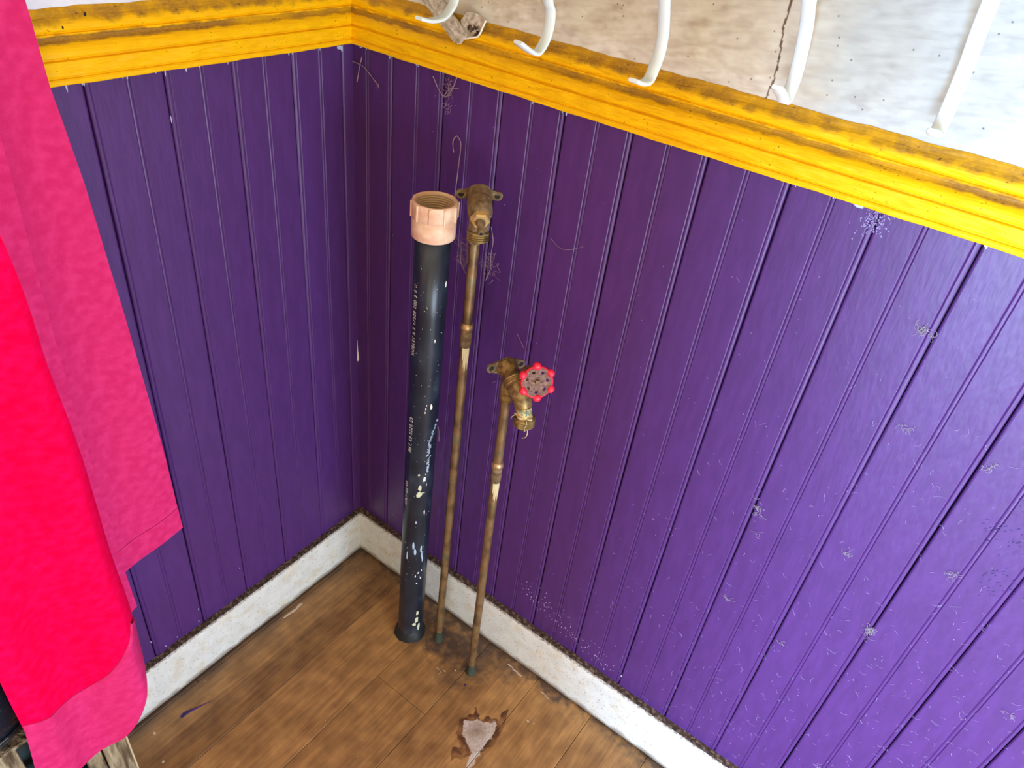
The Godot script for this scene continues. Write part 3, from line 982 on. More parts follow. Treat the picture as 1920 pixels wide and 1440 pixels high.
	for line in [["YARDLEY A 3 1/30R COD 9 8 U", 0.823, 0.0070, -0.80], ["PM C 69 0220 59", 0.600, 0.0078, -0.70], ["ASTM F 628 NSF", 0.452, 0.0064, -0.80]]:
		var y: float = line[1]
		for ch in line[0]:
			var size: float = line[2]
			if ch != " ":
				var tm := TextMesh.new()
				tm.text = ch
				tm.font = font()
				tm.font_size = 32
				tm.pixel_size = size / 32.0 * 1.25
				tm.depth = 0.0004
				tm.curve_step = 2.0
				var ang := asin(line[3])
				var n := cam_dir * cos(ang) + right * sin(ang)
				var side := dir.cross(n).normalized()      # to the right as seen
				# letters read upwards: their right is up the pipe, their top is to the left
				st.append_from(tm, 0, Transform3D(Basis(dir, -side, n), dir * y + n * (r + 0.0002)))
			y += size * (0.82 if ch != " " else 0.55)
	var lt := put("printed_lettering", st.commit(), M.letter, t)
	lt.set_meta("label", "small pale printing running up the pipe")

var _font: SystemFont
func font() -> SystemFont:
	if _font == null:
		_font = SystemFont.new()
		_font.font_names = PackedStringArray(["Droid Sans"])
	return _font

func copper(t: Node3D, foot: Vector3, top: Vector3, r: float, couple: float) -> void:
	# foot and top in world space; t stands at foot
	var dir := (top - foot).normalized()
	var l := (top - foot).length()
	var st := begin()
	lathe(st, Vector3.ZERO, dir, [[-0.01, r], [0.2, r], [l * 0.5, r], [l, r]], 20)
	put("pipe", done(st), M.copper, t)
	st = begin()
	lathe(st, Vector3.ZERO, dir, [[couple - 0.022, r], [couple - 0.022, r + 0.0012], [couple - 0.002, r + 0.0014], [couple + 0.012, r + 0.0014], [couple + 0.014, r]], 20)
	var c := put("coupling", done(st), M.dusty_brass, t)
	st = begin()
	lathe(st, Vector3.ZERO, dir, [[couple + 0.011, r + 0.0005], [couple + 0.013, r + 0.0026], [couple + 0.018, r + 0.0032], [couple + 0.022, r + 0.0024], [couple + 0.025, r + 0.0002]], 20)
	put("solder_ring", done(st), M.solder, c)
	# runs of pale flux below the coupling
	st = begin()
	var cam_dir := Vector3(0.72, 0, 0.7).normalized()
	var right := Vector3.UP.cross(cam_dir).normalized()
	for q in [[-0.5, 0.03], [-0.2, 0.045], [0.1, 0.055], [0.35, 0.036], [0.65, 0.05]]:
		var n: Vector3 = cam_dir * cos(q[0]) + right * sin(q[0])
		var rr := PackedVector3Array()
		var ra := []
		for i in 5:
			rr.append(dir * (couple - 0.022 - q[1] * i / 4.0) + n * (r - 0.0006))
			ra.append([0.0024, 0.0022, 0.0018, 0.0012, 0.0004][i])
		tube(st, rr, ra, 6)
	var f := put("flux_run", done(st), M.flux, t)
	f.set_meta("kind", "stuff")
	# green crust low down and a flared foot
	st = begin()
	lathe(st, Vector3.ZERO, dir, [[-0.004, r + 0.0040], [0.004, r + 0.0032], [0.010, r + 0.0018], [0.018, r + 0.0008], [0.034, r + 0.0002], [0.036, r - 0.0002]], 18)
	put("floor_collar", done(st), M.crust, t)

func valve_frame(theta: float) -> Array:
	var t := deg_to_rad(theta)
	return [Vector3(sin(t), 0, cos(t)), Vector3(cos(t), 0, -sin(t))]

func ear_plate(st: SurfaceTool, o: Vector3, ex: Vector3, ey: Vector3, n: Vector3, half: float, mid: float, ear: float) -> void:
	# a dog-bone flange with two screw holes (each hole a ring bridged to the outline)
	var outline := PackedVector2Array()
	for i in 13:
		var a := -PI / 2 * 1.15 + PI * 1.15 * i / 12.0
		outline.append(Vector2(half + cos(a) * ear, sin(a) * ear))
	for i in 7:
		var a := PI * 0.32 + PI * 0.36 * i / 6.0
		outline.append(Vector2(cos(a) * mid, sin(a) * mid))
	for i in 13:
		var a := PI / 2 * 0.85 + PI * 1.15 * i / 12.0
		outline.append(Vector2(-half + cos(a) * ear, sin(a) * ear))
	for i in 7:
		var a := PI * 1.32 + PI * 0.36 * i / 6.0
		outline.append(Vector2(cos(a) * mid, sin(a) * mid))
	slab(st, outline, o, ex, ey, n * 0.0035)
	# raised rim round each screw hole
	for sx in [-1, 1]:
		lathe(st, o + ex * half * sx + n * 0.003, n, [[0.0, ear * 0.98], [0.0012, ear * 0.95], [0.0012, ear * 0.62], [-0.001, ear * 0.5]], 16)

func screw_holes(fl: Node3D, o: Vector3, ex: Vector3, n: Vector3, half: float, ear: float) -> void:
	for sx in [-1, 1]:
		var st := begin()
		lathe(st, o + ex * half * sx + n * 0.0036, n, [[0.0, ear * 0.55], [0.0003, ear * 0.45], [0.0003, 0.0]], 14)
		put("screw_hole", done(st), M.black, fl)

func outlet(t: Node3D, at: Vector3, down: Vector3, r: float) -> MeshInstance3D:
	# threaded hose end
	var st := begin()
	var prof := [[-0.004, r * 0.62], [0.0, r * 0.72], [0.001, r * 1.0], [0.0035, r]]
	for k in 3:
		prof.append_array([[0.0038 + k * 0.0035, r * 0.83], [0.0050 + k * 0.0035, r * 0.83], [0.0055 + k * 0.0035, r], [0.0070 + k * 0.0035, r]])
	prof.append_array([[0.0155, r * 0.9], [0.0155, r * 0.7], [0.004, r * 0.68], [0.003, 0.0]])
	lathe(st, at, down, prof, 30)
	return put("hose_thread", done(st), M.brass, t)

func build_upper_tap() -> void:
	var foot := Vector3(0.339, 0.0, 0.075)
	var top := Vector3(0.337, 1.045, 0.064)
	var t := thing("water_pipe", "tall copper water pipe with dusty brass valve that has lost its handle", "pipe", foot)
	copper(t, foot, top, 0.0085, 0.868)
	var f := valve_frame(42.0)
	var a: Vector3 = (f[0] + Vector3(0, -0.36, 0)).normalized()
	var s: Vector3 = f[1]
	var u := s.cross(a) * -1.0
	if u.y < 0:
		u = -u
	var o: Vector3 = Vector3(0.3225, 1.113, 0.043) - foot
	var st := begin()
	ear_plate(st, o, s, u, f[0], 0.0285, 0.0165, 0.0085)
	var fl := put("flange", done(st), M.dusty_brass, t)
	screw_holes(fl, o, s, f[0], 0.0285, 0.0085)
	# barrel
	st = begin()
	lathe(st, o, a, [[0.0, 0.0205], [0.004, 0.0202], [0.010, 0.0190], [0.018, 0.0188], [0.020, 0.0198], [0.023, 0.0198], [0.025, 0.0190], [0.034, 0.0196], [0.042, 0.0194], [0.046, 0.0180], [0.050, 0.0152], [0.052, 0.0130], [0.052, 0.0]], 28)
	# sweep from the barrel down to the hose end, and the inlet cup
	tube(st, curve([o + a * 0.022, o + a * 0.032 - Vector3(0, 0.014, 0), o + a * 0.038 + Vector3(0, -0.022, 0), o + a * 0.040 + Vector3(0, -0.030, 0)], 5), 0.0158, 18)
	var inlet: Vector3 = top - foot
	tube(st, curve([o + a * 0.018, Vector3(inlet.x, o.y - 0.030, inlet.z), Vector3(inlet.x, o.y - 0.045, inlet.z), Vector3(inlet.x, o.y - 0.07, inlet.z)], 4), 0.0112, 16)
	put("valve_body", done(st), M.dusty_brass, t)
	outlet(t, o + a * 0.040 + Vector3(0, -0.031, 0), Vector3(0.06, -1, 0.08), 0.0178)
	# packing nut and bare stem
	st = begin()
	lathe(st, o, a, [[0.050, 0.0142], [0.0515, 0.0152], [0.060, 0.0152], [0.0622, 0.0136], [0.0622, 0.0058]], 6, -1)
	put("packing_nut", done(st), M.bright_brass, t)
	st = begin()
	lathe(st, o, a, [[0.060, 0.0078], [0.066, 0.0074], [0.067, 0.0058], [0.086, 0.0056], [0.087, 0.0048], [0.087, 0.0026], [0.078, 0.0024], [0.078, 0.0]], 18)
	var sm := put("valve_stem", done(st), M.dusty_brass, t)
	st = begin()
	lathe(st, o, a, [[0.0868, 0.0026], [0.0872, 0.0024], [0.0872, 0.0]], 12)
	put("screw_hole", done(st), M.black, sm)

func build_lower_tap() -> void:
	var foot := Vector3(0.4535, 0.0, 0.0925)
	var top := Vector3(0.4535, 0.825, 0.095)
	var t := thing("water_pipe", "short copper water pipe with brass hose tap and red hand wheel", "pipe", foot)
	copper(t, foot, top, 0.0085, 0.640)
	var f := valve_frame(66.0)
	var a: Vector3 = f[0]
	var s: Vector3 = f[1]
	var up := Vector3.UP
	var inlet := top - foot
	var o: Vector3 = Vector3(0.4400, 0.8645, 0.0865) - foot
	# flange rolled a little
	var ex := (s - up * 0.10).normalized()
	var ey := a.cross(ex)
	if ey.y < 0:
		ey = -ey
	var st := begin()
	ear_plate(st, o - a * 0.002, ex, ey, a, 0.0285, 0.0165, 0.0085)
	var fl := put("flange", done(st), M.dusty_brass, t)
	screw_holes(fl, o - a * 0.002, ex, a, 0.0285, 0.0085)
	# body: back boss, swept shoulder, neck
	st = begin()
	lathe(st, o, (a + Vector3(0, -0.25, 0)).normalized(), [[0.0, 0.0185], [0.004, 0.0180], [0.012, 0.0165], [0.020, 0.0150]], 24)
	tube(st, curve([o + a * 0.016 + up * -0.004, o + a * 0.030 + up * -0.010, o + a * 0.046 + up * -0.016, o + a * 0.058 + up * -0.026, o + a * 0.066 + up * -0.040, o + a * 0.070 + up * -0.052], 4), [0.0158, 0.0166, 0.0172, 0.0172, 0.0176, 0.0172, 0.0172, 0.0176, 0.0178, 0.0176, 0.0172, 0.0168, 0.0164, 0.0158, 0.0152, 0.0146, 0.0140, 0.0134, 0.0130, 0.0128, 0.0128], 22)
	# ring ribs on the shoulder
	for k in [0.026, 0.034, 0.042]:
		var c: Vector3 = o + a * k + up * (-0.008 - (k - 0.026) * 0.5)
		lathe(st, c, (a + Vector3(0, -0.5, 0)).normalized(), [[-0.002, 0.0165], [-0.001, 0.0185], [0.001, 0.0185], [0.002, 0.0165]], 22)
	tube(st, curve([o + a * 0.018 + up * -0.006, Vector3(inlet.x, o.y - 0.026, inlet.z), Vector3(inlet.x, o.y - 0.040, inlet.z), Vector3(inlet.x, o.y - 0.058, inlet.z)], 4), 0.0118, 16)
	put("valve_body", done(st), M.brass, t)
	st = begin()
	tube(st, curve([o + a * 0.0665 + up * -0.040, o + a * 0.070 + up * -0.047, o + a * 0.073 + up * -0.054], 4), [0.0140, 0.0136, 0.0134, 0.0132, 0.0131, 0.0131, 0.0132, 0.0134, 0.0137], 22)
	var nk := put("spout_neck", done(st), M.pale_brass, t)
	nk.set_meta("label", "pale worn neck above the hose thread")
	var mouth: Vector3 = o + a * 0.073 + up * -0.053
	var ht := outlet(t, mouth, Vector3(0.03, -1, 0.03), 0.0184)
	st = begin()
	for q in [[0.3, 0.006], [1.6, 0.004], [2.4, 0.005], [4.4, 0.004]]:
		flake(st, mouth + Vector3(cos(q[0]) * 0.013, 0.0045, sin(q[0]) * 0.013), Vector3.RIGHT, Vector3.BACK, Vector3.UP, q[1], q[1] * 0.8, 7, 0.002)
	tube(st, curve([mouth + Vector3(0.012, 0.004, 0.012), mouth + Vector3(0.013, -0.004, 0.0135), mouth + Vector3(0.011, -0.010, 0.0145), mouth + Vector3(0.013, -0.014, 0.014), mouth + Vector3(0.010, -0.018, 0.013)], 3), 0.0006, 5)
	tube(st, curve([mouth + Vector3(0.012, -0.016, 0.006), mouth + Vector3(0.014, -0.024, 0.007), mouth + Vector3(0.012, -0.032, 0.008), mouth + Vector3(0.006, -0.036, 0.009)], 3), 0.0008, 5)
	tube(st, curve([mouth + Vector3(-0.012, 0.003, 0.010), mouth + Vector3(-0.016, -0.001, 0.012), mouth + Vector3(-0.018, -0.007, 0.012)], 3), 0.0006, 5)
	var tape := put("sealing_tape", done(st), M.flux, ht)
	tape.set_meta("label", "ragged pale thread tape hanging from the outlet")
	# greenish crust on the neck
	st = begin()
	for i in 26:
		var n := (Vector3(0.7, 0, 0.7).rotated(up, rng.randf_range(-0.9, 1.0))).normalized()
		flake(st, o + a * 0.069 + up * rng.randf_range(-0.046, -0.034) + n * 0.0138, up.cross(n), up, n, rng.randf_range(0.0008, 0.0024), rng.randf_range(0.0008, 0.002), 6, 0.0006)
	var cr := put("green_crust", done(st), M.verdigris, t)
	cr.set_meta("kind", "stuff")
	# bonnet and stem towards the wheel
	var wheel: Vector3 = Vector3(0.5210, 0.8910, 0.1190) - foot
	var wd := (a * 0.86 + Vector3(0, 0.40, 0.34)).normalized()
	var base: Vector3 = wheel - wd * 0.052
	st = begin()
	lathe(st, base, wd, [[0.0, 0.0140], [0.012, 0.0145], [0.020, 0.0135], [0.021, 0.0125]], 20)
	put("bonnet", done(st), M.brass, t)
	st = begin()
	lathe(st, base, wd, [[0.020, 0.0128], [0.030, 0.0128], [0.032, 0.0110], [0.032, 0.0]], 6, -1)
	put("packing_nut", done(st), M.brass, t)
	st = begin()
	lathe(st, base, wd, [[0.030, 0.005], [0.050, 0.005]], 12)
	put("valve_stem", done(st), M.brass, t)
	build_wheel(t, wheel, wd)

func build_wheel(t: Node3D, c: Vector3, n: Vector3) -> void:
	var ax := axes(n)
	var s: Vector3 = ax[0]
	var u: Vector3 = ax[1]
	var lobes := 6
	var ph := 1.54
	# the rim with six round finger knobs
	var rows := []
	var cnt := 144
	for i in cnt + 1:
		var a := TAU * i / cnt
		var e := s * cos(a) + u * sin(a)
		var da := fposmod(lobes * (a - ph) + PI, TAU) - PI
		var arc := da / lobes * 0.0255
		var l := sqrt(maxf(0.0, 1.0 - pow(arc / 0.0062, 2.0)))
		var rc := 0.0236 + 0.0022 * l
		var rt := 0.0030 + 0.0034 * l
		var r := PackedVector3Array()
		for k in 12:
			var b := TAU * k / 12
			r.append(c + e * (rc + cos(b) * rt) + n * (sin(b) * rt * 0.9))
		rows.append(r)
	var st := begin()
	skin(st, rows, true, 1)
	var w := put("hand_wheel", done(st), M.red, t)
	w.set_meta("label", "red hand wheel with six finger knobs")
	# spokes as a dished web with openings between them, dusty
	st = begin()
	rows = []
	for q in [[0.0080, 0.0022], [0.0100, 0.0026], [0.0145, 0.0014], [0.0185, 0.0014], [0.0210, 0.0028], [0.0238, 0.0034]]:
		rows.append(ring(c + n * q[1], s, u, q[0], 42))
	for i in rows.size() - 1:
		var a: PackedVector3Array = rows[i]
		var b: PackedVector3Array = rows[i + 1]
		st.set_smooth_group(1)
		for j in 42:
			if (i == 2) and j % 6 in [1, 2]:
				continue
			var k := (j + 1) % 42
			for p in [a[j], a[k], b[k], a[j], b[k], b[j]]:
				st.add_vertex(p)
	var wb := put("web_plate", done(st), M.red_dust, w)
	wb.set_meta("label", "dust covered web of the wheel")
	st = begin()
	lathe(st, c, n, [[-0.006, 0.0075], [0.0, 0.0085], [0.0026, 0.0082], [0.003, 0.0060], [0.003, 0.0]], 20)
	put("hub", done(st), M.red_dust, w)
	st = begin()
	lathe(st, c, n, [[0.0028, 0.0046], [0.0055, 0.0046], [0.0060, 0.0040], [0.0060, 0.0]], 6, -1)
	put("hub_nut", done(st), M.dusty_brass, w)

# ---------------------------------------------------------------- hooks, shelf bracket
func hook(x: float, prof: Array, label: String) -> void:
	# prof: [y, z] from the top down and round to the tip
	var t := thing("wall_hook", label, "hook", Vector3(x, 1.56, 0.09), "white hooks under the shelf")
	var pts := []
	for p in prof:
		pts.append(Vector3(0, p[0] - 1.56, p[1] - 0.09))
	var c := curve(pts, 6)
	var rows := []
	for i in c.size():
		var d := (c[mini(i + 1, c.size() - 1)] - c[maxi(i - 1, 0)]).normalized()
		var nn := d.cross(Vector3.RIGHT).normalized()
		var k := 1.0
		if i >= c.size() - 3:
			k = [1.0, 0.96, 0.85][i - (c.size() - 3)]
		var r := PackedVector3Array()
		for q in [[-0.0074, -0.0012], [-0.0062, -0.0026], [0.0062, -0.0026], [0.0074, -0.0012], [0.0074, 0.0012], [0.0062, 0.0026], [-0.0062, 0.0026], [-0.0074, 0.0012]]:
			r.append(c[i] + Vector3.RIGHT * q[0] * k + nn * q[1] * k)
		rows.append(r)
	var st := begin()
	skin(st, rows, true, 1)
	fan(st, rows[0], true)
	fan(st, rows[-1])
	put("strap", done(st), M.hook, t)
	st = begin()
	chamfer_box(st, Vector3(-0.013, -0.012, -0.006), Vector3(0.013, 0.014, 0.006), 0.002)
	put("screw_plate", done(st), M.hook, t)

func build_hooks() -> void:
	hook(0.235, [[1.56, 0.09], [1.50, 0.062], [1.44, 0.034], [1.395, 0.020], [1.370, 0.024], [1.357, 0.034], [1.348, 0.050], [1.347, 0.076], [1.352, 0.099]], "cream tinted J hook nearest the corner, in front of the metal bracket")
	hook(0.405, [[1.56, 0.09], [1.50, 0.075], [1.44, 0.060], [1.4015, 0.043], [1.389, 0.034], [1.3727, 0.032], [1.3567, 0.036], [1.344, 0.046], [1.339, 0.0585], [1.346, 0.078], [1.357, 0.101]], "white J hook with upturned tip, second out from the corner")
	hook(0.571, [[1.56, 0.09], [1.50, 0.082], [1.46, 0.066], [1.432, 0.054], [1.415, 0.046], [1.397, 0.039], [1.376, 0.037], [1.358, 0.043], [1.343, 0.053], [1.343, 0.073], [1.349, 0.094]], "white J hook with short level tip, third out from the corner")
	hook(0.736, [[1.56, 0.09], [1.50, 0.080], [1.463, 0.066], [1.437, 0.047], [1.408, 0.035], [1.385, 0.030], [1.367, 0.033], [1.358, 0.041], [1.366, 0.056], [1.379, 0.083]], "white J hook hanging just right of the crack in the plaster")
	hook(0.897, [[1.56, 0.09], [1.50, 0.080], [1.463, 0.066], [1.437, 0.047], [1.412, 0.037], [1.390, 0.033], [1.374, 0.036], [1.367, 0.044], [1.369, 0.058], [1.374, 0.070]], "white J hook seen end on, farthest right of the row")
	var sh := thing("shelf", "plain wooden shelf above the hooks, out of view", "shelf", Vector3(0.6, 1.575, 0.11))
	var st := begin()
	chamfer_box(st, Vector3(-0.55, 0.0, -0.126), Vector3(0.9, 0.02, 0.14), 0.002)
	put("shelf_board", done(st), M.pine, sh)
	# steel bracket: foot plate on the wall, channel brace rising out to the shelf
	var b := thing("shelf_bracket", "old paint-flecked metal bracket slanting across the top of the yellow rail near the corner", "bracket", Vector3(0.245, 1.33, WP))
	st = begin()
	slab(st, PackedVector2Array([Vector2(-0.0190, -0.0170), Vector2(0.0160, -0.0060), Vector2(0.0200, 0.0000), Vector2(0.0275, 0.0180), Vector2(0.0100, 0.0240), Vector2(-0.0080, 0.0230), Vector2(-0.0190, 0.0100)]), Vector3(0, 0, 0.0095), Vector3.RIGHT, Vector3.UP, Vector3(0, 0, 0.0018))
	put("foot_plate", done(st), M.steel, b)
	# turned up lip round the foot
	st = begin()
	tube(st, PackedVector3Array([Vector3(-0.019, -0.017, 0.0125), Vector3(0.0, -0.0112, 0.013), Vector3(0.016, -0.006, 0.013), Vector3(0.020, 0.0, 0.013), Vector3(0.0275, 0.018, 0.012)]), 0.0014, 6)
	put("lip", done(st), M.white_paint, b)
	var d := Vector3(-0.83, 0.557, 0.0).normalized()
	var side := Vector3(0.557, 0.83, 0.0).normalized()
	var o := Vector3(-0.010, -0.0165, 0.0125)
	var turn := Transform3D(Basis(side, d, Vector3.BACK), o)
	st = begin()
	chamfer_box(st, Vector3(-0.007, 0, 0.0), Vector3(0.012, 0.21, 0.0018), 0.0004, turn)
	put("brace", done(st), M.steel, b)
	for sx in [-0.0075, 0.0035, 0.0125]:
		st = begin()
		chamfer_box(st, Vector3(sx - 0.0009, 0.001, 0.0), Vector3(sx + 0.0009, 0.21, 0.0075 if sx < 0.0 else 0.0035 if sx < 0.01 else 0.0060), 0.0004, turn)
		put("brace_flange", done(st), M.steel, b)
	st = begin()
	chamfer_box(st, Vector3(-0.017, 0.012, -0.002), Vector3(-0.0075, 0.21, -0.0006), 0.0004, turn)
	put("side_strip", done(st), M.steel, b)
	st = begin()
	for i in 24:
		flake(st, Vector3(rng.randf_range(-0.004, 0.018), rng.randf_range(-0.008, 0.006), 0.0116), Vector3.RIGHT, Vector3.UP, Vector3.BACK, rng.randf_range(0.001, 0.004), rng.randf_range(0.001, 0.003), 6, 0.0008)
	var gr := put("grime", done(st), M.dust, b)
	gr.set_meta("kind", "stuff")

# ---------------------------------------------------------------- hanging cloth, crate, cushion
func interp(tab: Array, y: float) -> float:
	# tab: [y, value], y falling
	if y >= tab[0][0]:
		return tab[0][1]
	for i in tab.size() - 1:
		if y <= tab[i][0] and y >= tab[i + 1][0]:
			return lerpf(tab[i][1], tab[i + 1][1], (tab[i][0] - y) / maxf(tab[i][0] - tab[i + 1][0], 1e-6))
	return tab[-1][1]

# a hanging sheet between two edges given as z over y, bulging in x
func cloth_sheet(y0: float, bottom: Callable, edge_r: Array, edge_l: Array, xf: Callable, rows_n: int, cols: int, thick: float, y_from := -1.0) -> ArrayMesh:
	var front := []
	var back := []
	for i in rows_n + 1:
		var rf := PackedVector3Array()
		var rb := PackedVector3Array()
		for j in cols + 1:
			var v := float(j) / cols
			var t := float(i) / rows_n
			var yb: float = bottom.call(v)
			var yt := y0 if y_from < 0.0 else yb + y_from
			var y := lerpf(yt, yb, t)
			var z := lerpf(interp(edge_r, y), interp(edge_l, y), v)
			var x: float = xf.call(y, z, v)
			rf.append(Vector3(x, y, z))
			rb.append(Vector3(x - thick, y, z))
		front.append(rf)
		back.append(rb)
	var st := begin()
	var fr := front.duplicate()
	fr.reverse()
	skin(st, fr, false, 1)
	skin(st, back, false, 1)
	# close the rim
	var rim_a := PackedVector3Array()
	var rim_b := PackedVector3Array()
	for i in rows_n + 1:
		rim_a.append(front[i][0])
		rim_b.append(back[i][0])
	for j in range(1, cols + 1):
		rim_a.append(front[rows_n][j])
		rim_b.append(back[rows_n][j])
	for i in range(rows_n - 1, -1, -1):
		rim_a.append(front[i][cols])
		rim_b.append(back[i][cols])
	skin(st, [rim_a, rim_b], false, 2)
	return done(st)

func build_cloth() -> void:
	var t := thing("hanging_cloth", "bright pink cloth hanging in two layers against the left wall", "cloth", Vector3.ZERO)
	# rear layer, close to the wall
	var er := [[2.0, 0.560], [1.363, 0.515], [1.273, 0.512], [1.153, 0.500], [0.968, 0.490], [0.674, 0.479], [0.45, 0.474]]
	var el := [[2.0, 0.78], [1.0, 0.78], [0.4, 0.78]]
	var bottom_r := func(v: float) -> float: return 0.500 - 0.058 * v
	var wave_r := func(y: float, z: float, _v: float) -> float: return 0.042 + 0.0105 * sin((z - 0.47) * 40.0 + y * 1.5) * clampf((z - 0.47) * 14.0, 0.1, 1.0) * clampf((y - 0.44) * 4.0, 0.25, 1.0) + 0.003 * sin(y * 7.0 + z * 20.0) * clampf((y - 0.5) * 5.0, 0.0, 1.0)
	put("rear_layer", cloth_sheet(1.95, bottom_r, er, el, wave_r, 60, 40, 0.0016), M.cloth1, t)
	var hem_wave := func(y: float, z: float, v: float) -> float: return wave_r.call(y, z, v) + 0.0012
	put("hem", cloth_sheet(1.95, bottom_r, er, el, hem_wave, 8, 40, 0.0012, 0.052), M.cloth1, t)
	# narrow inner fold that shows between the two
	var er2 := [[1.9, 0.575], [0.9, 0.598], [0.5, 0.600], [0.40, 0.598], [0.3, 0.597]]
	var el2 := [[1.9, 0.68], [0.3, 0.72]]
	var bottom_i := func(v: float) -> float: return 0.425 - 0.05 * v
	var wave_i := func(y: float, z: float, _v: float) -> float: return 0.072 + 0.004 * sin(y * 5.0) + 0.05 * (z - 0.6)
	put("inner_fold", cloth_sheet(1.9, bottom_i, er2, el2, wave_i, 40, 12, 0.0016), M.cloth1, t)
	# front layer, a rounded tail
	var fr := [[2.0, 0.70], [1.30, 0.665], [1.158, 0.651], [1.062, 0.644], [0.853, 0.638], [0.707, 0.634], [0.535, 0.633], [0.44, 0.637], [0.372, 0.643], [0.345, 0.650], [0.318, 0.668], [0.29, 0.688], [0.270, 0.712], [0.260, 0.740], [0.246, 0.775]]
	var fl := [[2.0, 0.86], [1.0, 0.845], [0.62, 0.832], [0.557, 0.822], [0.43, 0.823], [0.308, 0.825], [0.20, 0.835]]
	var bottom_f := func(v: float) -> float: return 0.256 - 0.010 * v
	var wave_f := func(y: float, z: float, _v: float) -> float:
		var e := clampf((z - 0.63) / 0.03, 0.0, 1.0)
		return 0.118 + 0.032 * sqrt(e) + 0.016 * sin((z - 0.62) * 38.0 - 0.6 + y * 1.2) - 0.02 * clampf((z - 0.79) / 0.03, 0.0, 1.0) + 0.0045 * sin((y * 0.75 + z) * 26.0) * clampf((y - 0.3) * 5.0, 0.0, 1.0) + 0.0012 * sin(y * 31.0 + z * 17.0)
	put("front_layer", cloth_sheet(1.95, bottom_f, fr, fl, wave_f, 90, 44, 0.0016), M.cloth0, t)
	var seam := [Vector2(0.8230, 0.4260), Vector2(0.8026, 0.4180), Vector2(0.7616, 0.4048), Vector2(0.7321, 0.4044), Vector2(0.7077, 0.4161), Vector2(0.6895, 0.4344), Vector2(0.6681, 0.4679), Vector2(0.6470, 0.5082)]
	var outer := [Vector2(0.8370, 0.2986), Vector2(0.7825, 0.2391), Vector2(0.7269, 0.2347), Vector2(0.6982, 0.2554), Vector2(0.6586, 0.3247), Vector2(0.6418, 0.3699), Vector2(0.6330, 0.4286), Vector2(0.6322, 0.4927)]
	var ra := []
	var rb := []
	for k in 13:
		var a := PackedVector3Array()
		var b := PackedVector3Array()
		for q in 57:
			var u := q / 56.0 * (seam.size() - 1)
			var i0 := mini(int(u), seam.size() - 2)
			var w := u - i0
			var ps: Vector2 = seam[i0].cubic_interpolate(seam[i0 + 1], seam[maxi(i0 - 1, 0)], seam[mini(i0 + 2, seam.size() - 1)], w)
			var po: Vector2 = outer[i0].cubic_interpolate(outer[i0 + 1], outer[maxi(i0 - 1, 0)], outer[mini(i0 + 2, outer.size() - 1)], w)
			var p := ps.lerp(po, k / 12.0)
			var x: float = wave_f.call(p.y, p.x, 0.0) + 0.0046 - (0.0036 if k == 0 else 0.0)
			a.append(Vector3(x, p.y, p.x))
			b.append(Vector3(x - 0.0010, p.y, p.x))
		ra.append(a)
		rb.append(b)
	var hs := begin()
	skin(hs, ra, false, 1)
	rb.reverse()
	skin(hs, rb, false, 1)
	skin(hs, [ra[12], rb[0]], false, 2)
	var hm := put("hem", done(hs), M.cloth1, t)
	hm.set_meta("label", "stitched double hem of the front layer")

func build_crate() -> void:
	var t := thing("wooden_crate", "weathered grey crate of upright slats under the pink cloth, against the baseboard", "crate", Vector3(0.004, 0.0, 0.686))
	# upright slats on the long side facing the room; the nearest to the corner is an edge post
	var st := begin()
	chamfer_box(st, Vector3(0.0, 0.0, 0.0), Vector3(0.086, 0.31, 0.003), 0.0006)
	put("end_board", done(st), M.pine, t)
	for q in [[0.0035, 0.043, 0.082], [0.0455, 0.071, 0.079], [0.098, 0.132, 0.082], [0.150, 0.205, 0.080], [0.211, 0.262, 0.082], [0.268, 0.31, 0.080]]:
		st = begin()
		chamfer_box(st, Vector3(q[2] - 0.012, 0.0, q[0]), Vector3(q[2], 0.31, q[1]), 0.0015)
		put("slat", done(st), M.old_wood, t)
	for k in [0.03, 0.15, 0.27]:
		st = begin()
		chamfer_box(st, Vector3(0.050, k, 0.004), Vector3(0.066, k + 0.03, 0.308), 0.001)
		put("cross_rail", done(st), M.teal_wood, t)
	st = begin()
	chamfer_box(st, Vector3(0.002, 0.0, 0.004), Vector3(0.014, 0.31, 0.308), 0.001)
	put("back_board", done(st), M.teal_wood, t)
	st = begin()
	chamfer_box(st, Vector3(0.0, 0.311, 0.0), Vector3(0.086, 0.318, 0.31), 0.001)
	put("top_board", done(st), M.old_wood, t)
	# glossy black cushion on top
	var c := thing("seat_cushion", "glossy black cushion on the crate at the left edge, beside the pink cloth", "cushion", Vector3(0.055, 0.3185, 0.925))
	st = begin()
	var rows := []
	for i in 17:
		var a := -PI / 2 + PI * i / 16.0
		var k := pow(absf(cos(a)), 0.55)
		var r := PackedVector3Array()
		for j in 48:
			var b := TAU * j / 48
			var e := Vector3(signf(cos(b)) * pow(absf(cos(b)), 0.6) * 0.052, 0, signf(sin(b)) * pow(absf(sin(b)), 0.5) * 0.135)
			r.append(e * maxf(k, 0.02) + Vector3(0, 0.092 + 0.092 * sin(a) + 0.004 * sin(b * 7.0 + a * 3.0) * cos(a), 0))
		rows.append(r)
	skin(st, rows, true, 1)
	put("cover", done(st), M.vinyl, c)
	st = begin()
	var loop := PackedVector3Array()
	for j in 49:
		var b := TAU * j / 48
		loop.append(Vector3(signf(cos(b)) * pow(absf(cos(b)), 0.6) * 0.0505, 0.050, signf(sin(b)) * pow(absf(sin(b)), 0.5) * 0.132))
	tube(st, loop, 0.003, 6, 1, false)
	put("piping", done(st), M.vinyl, c)

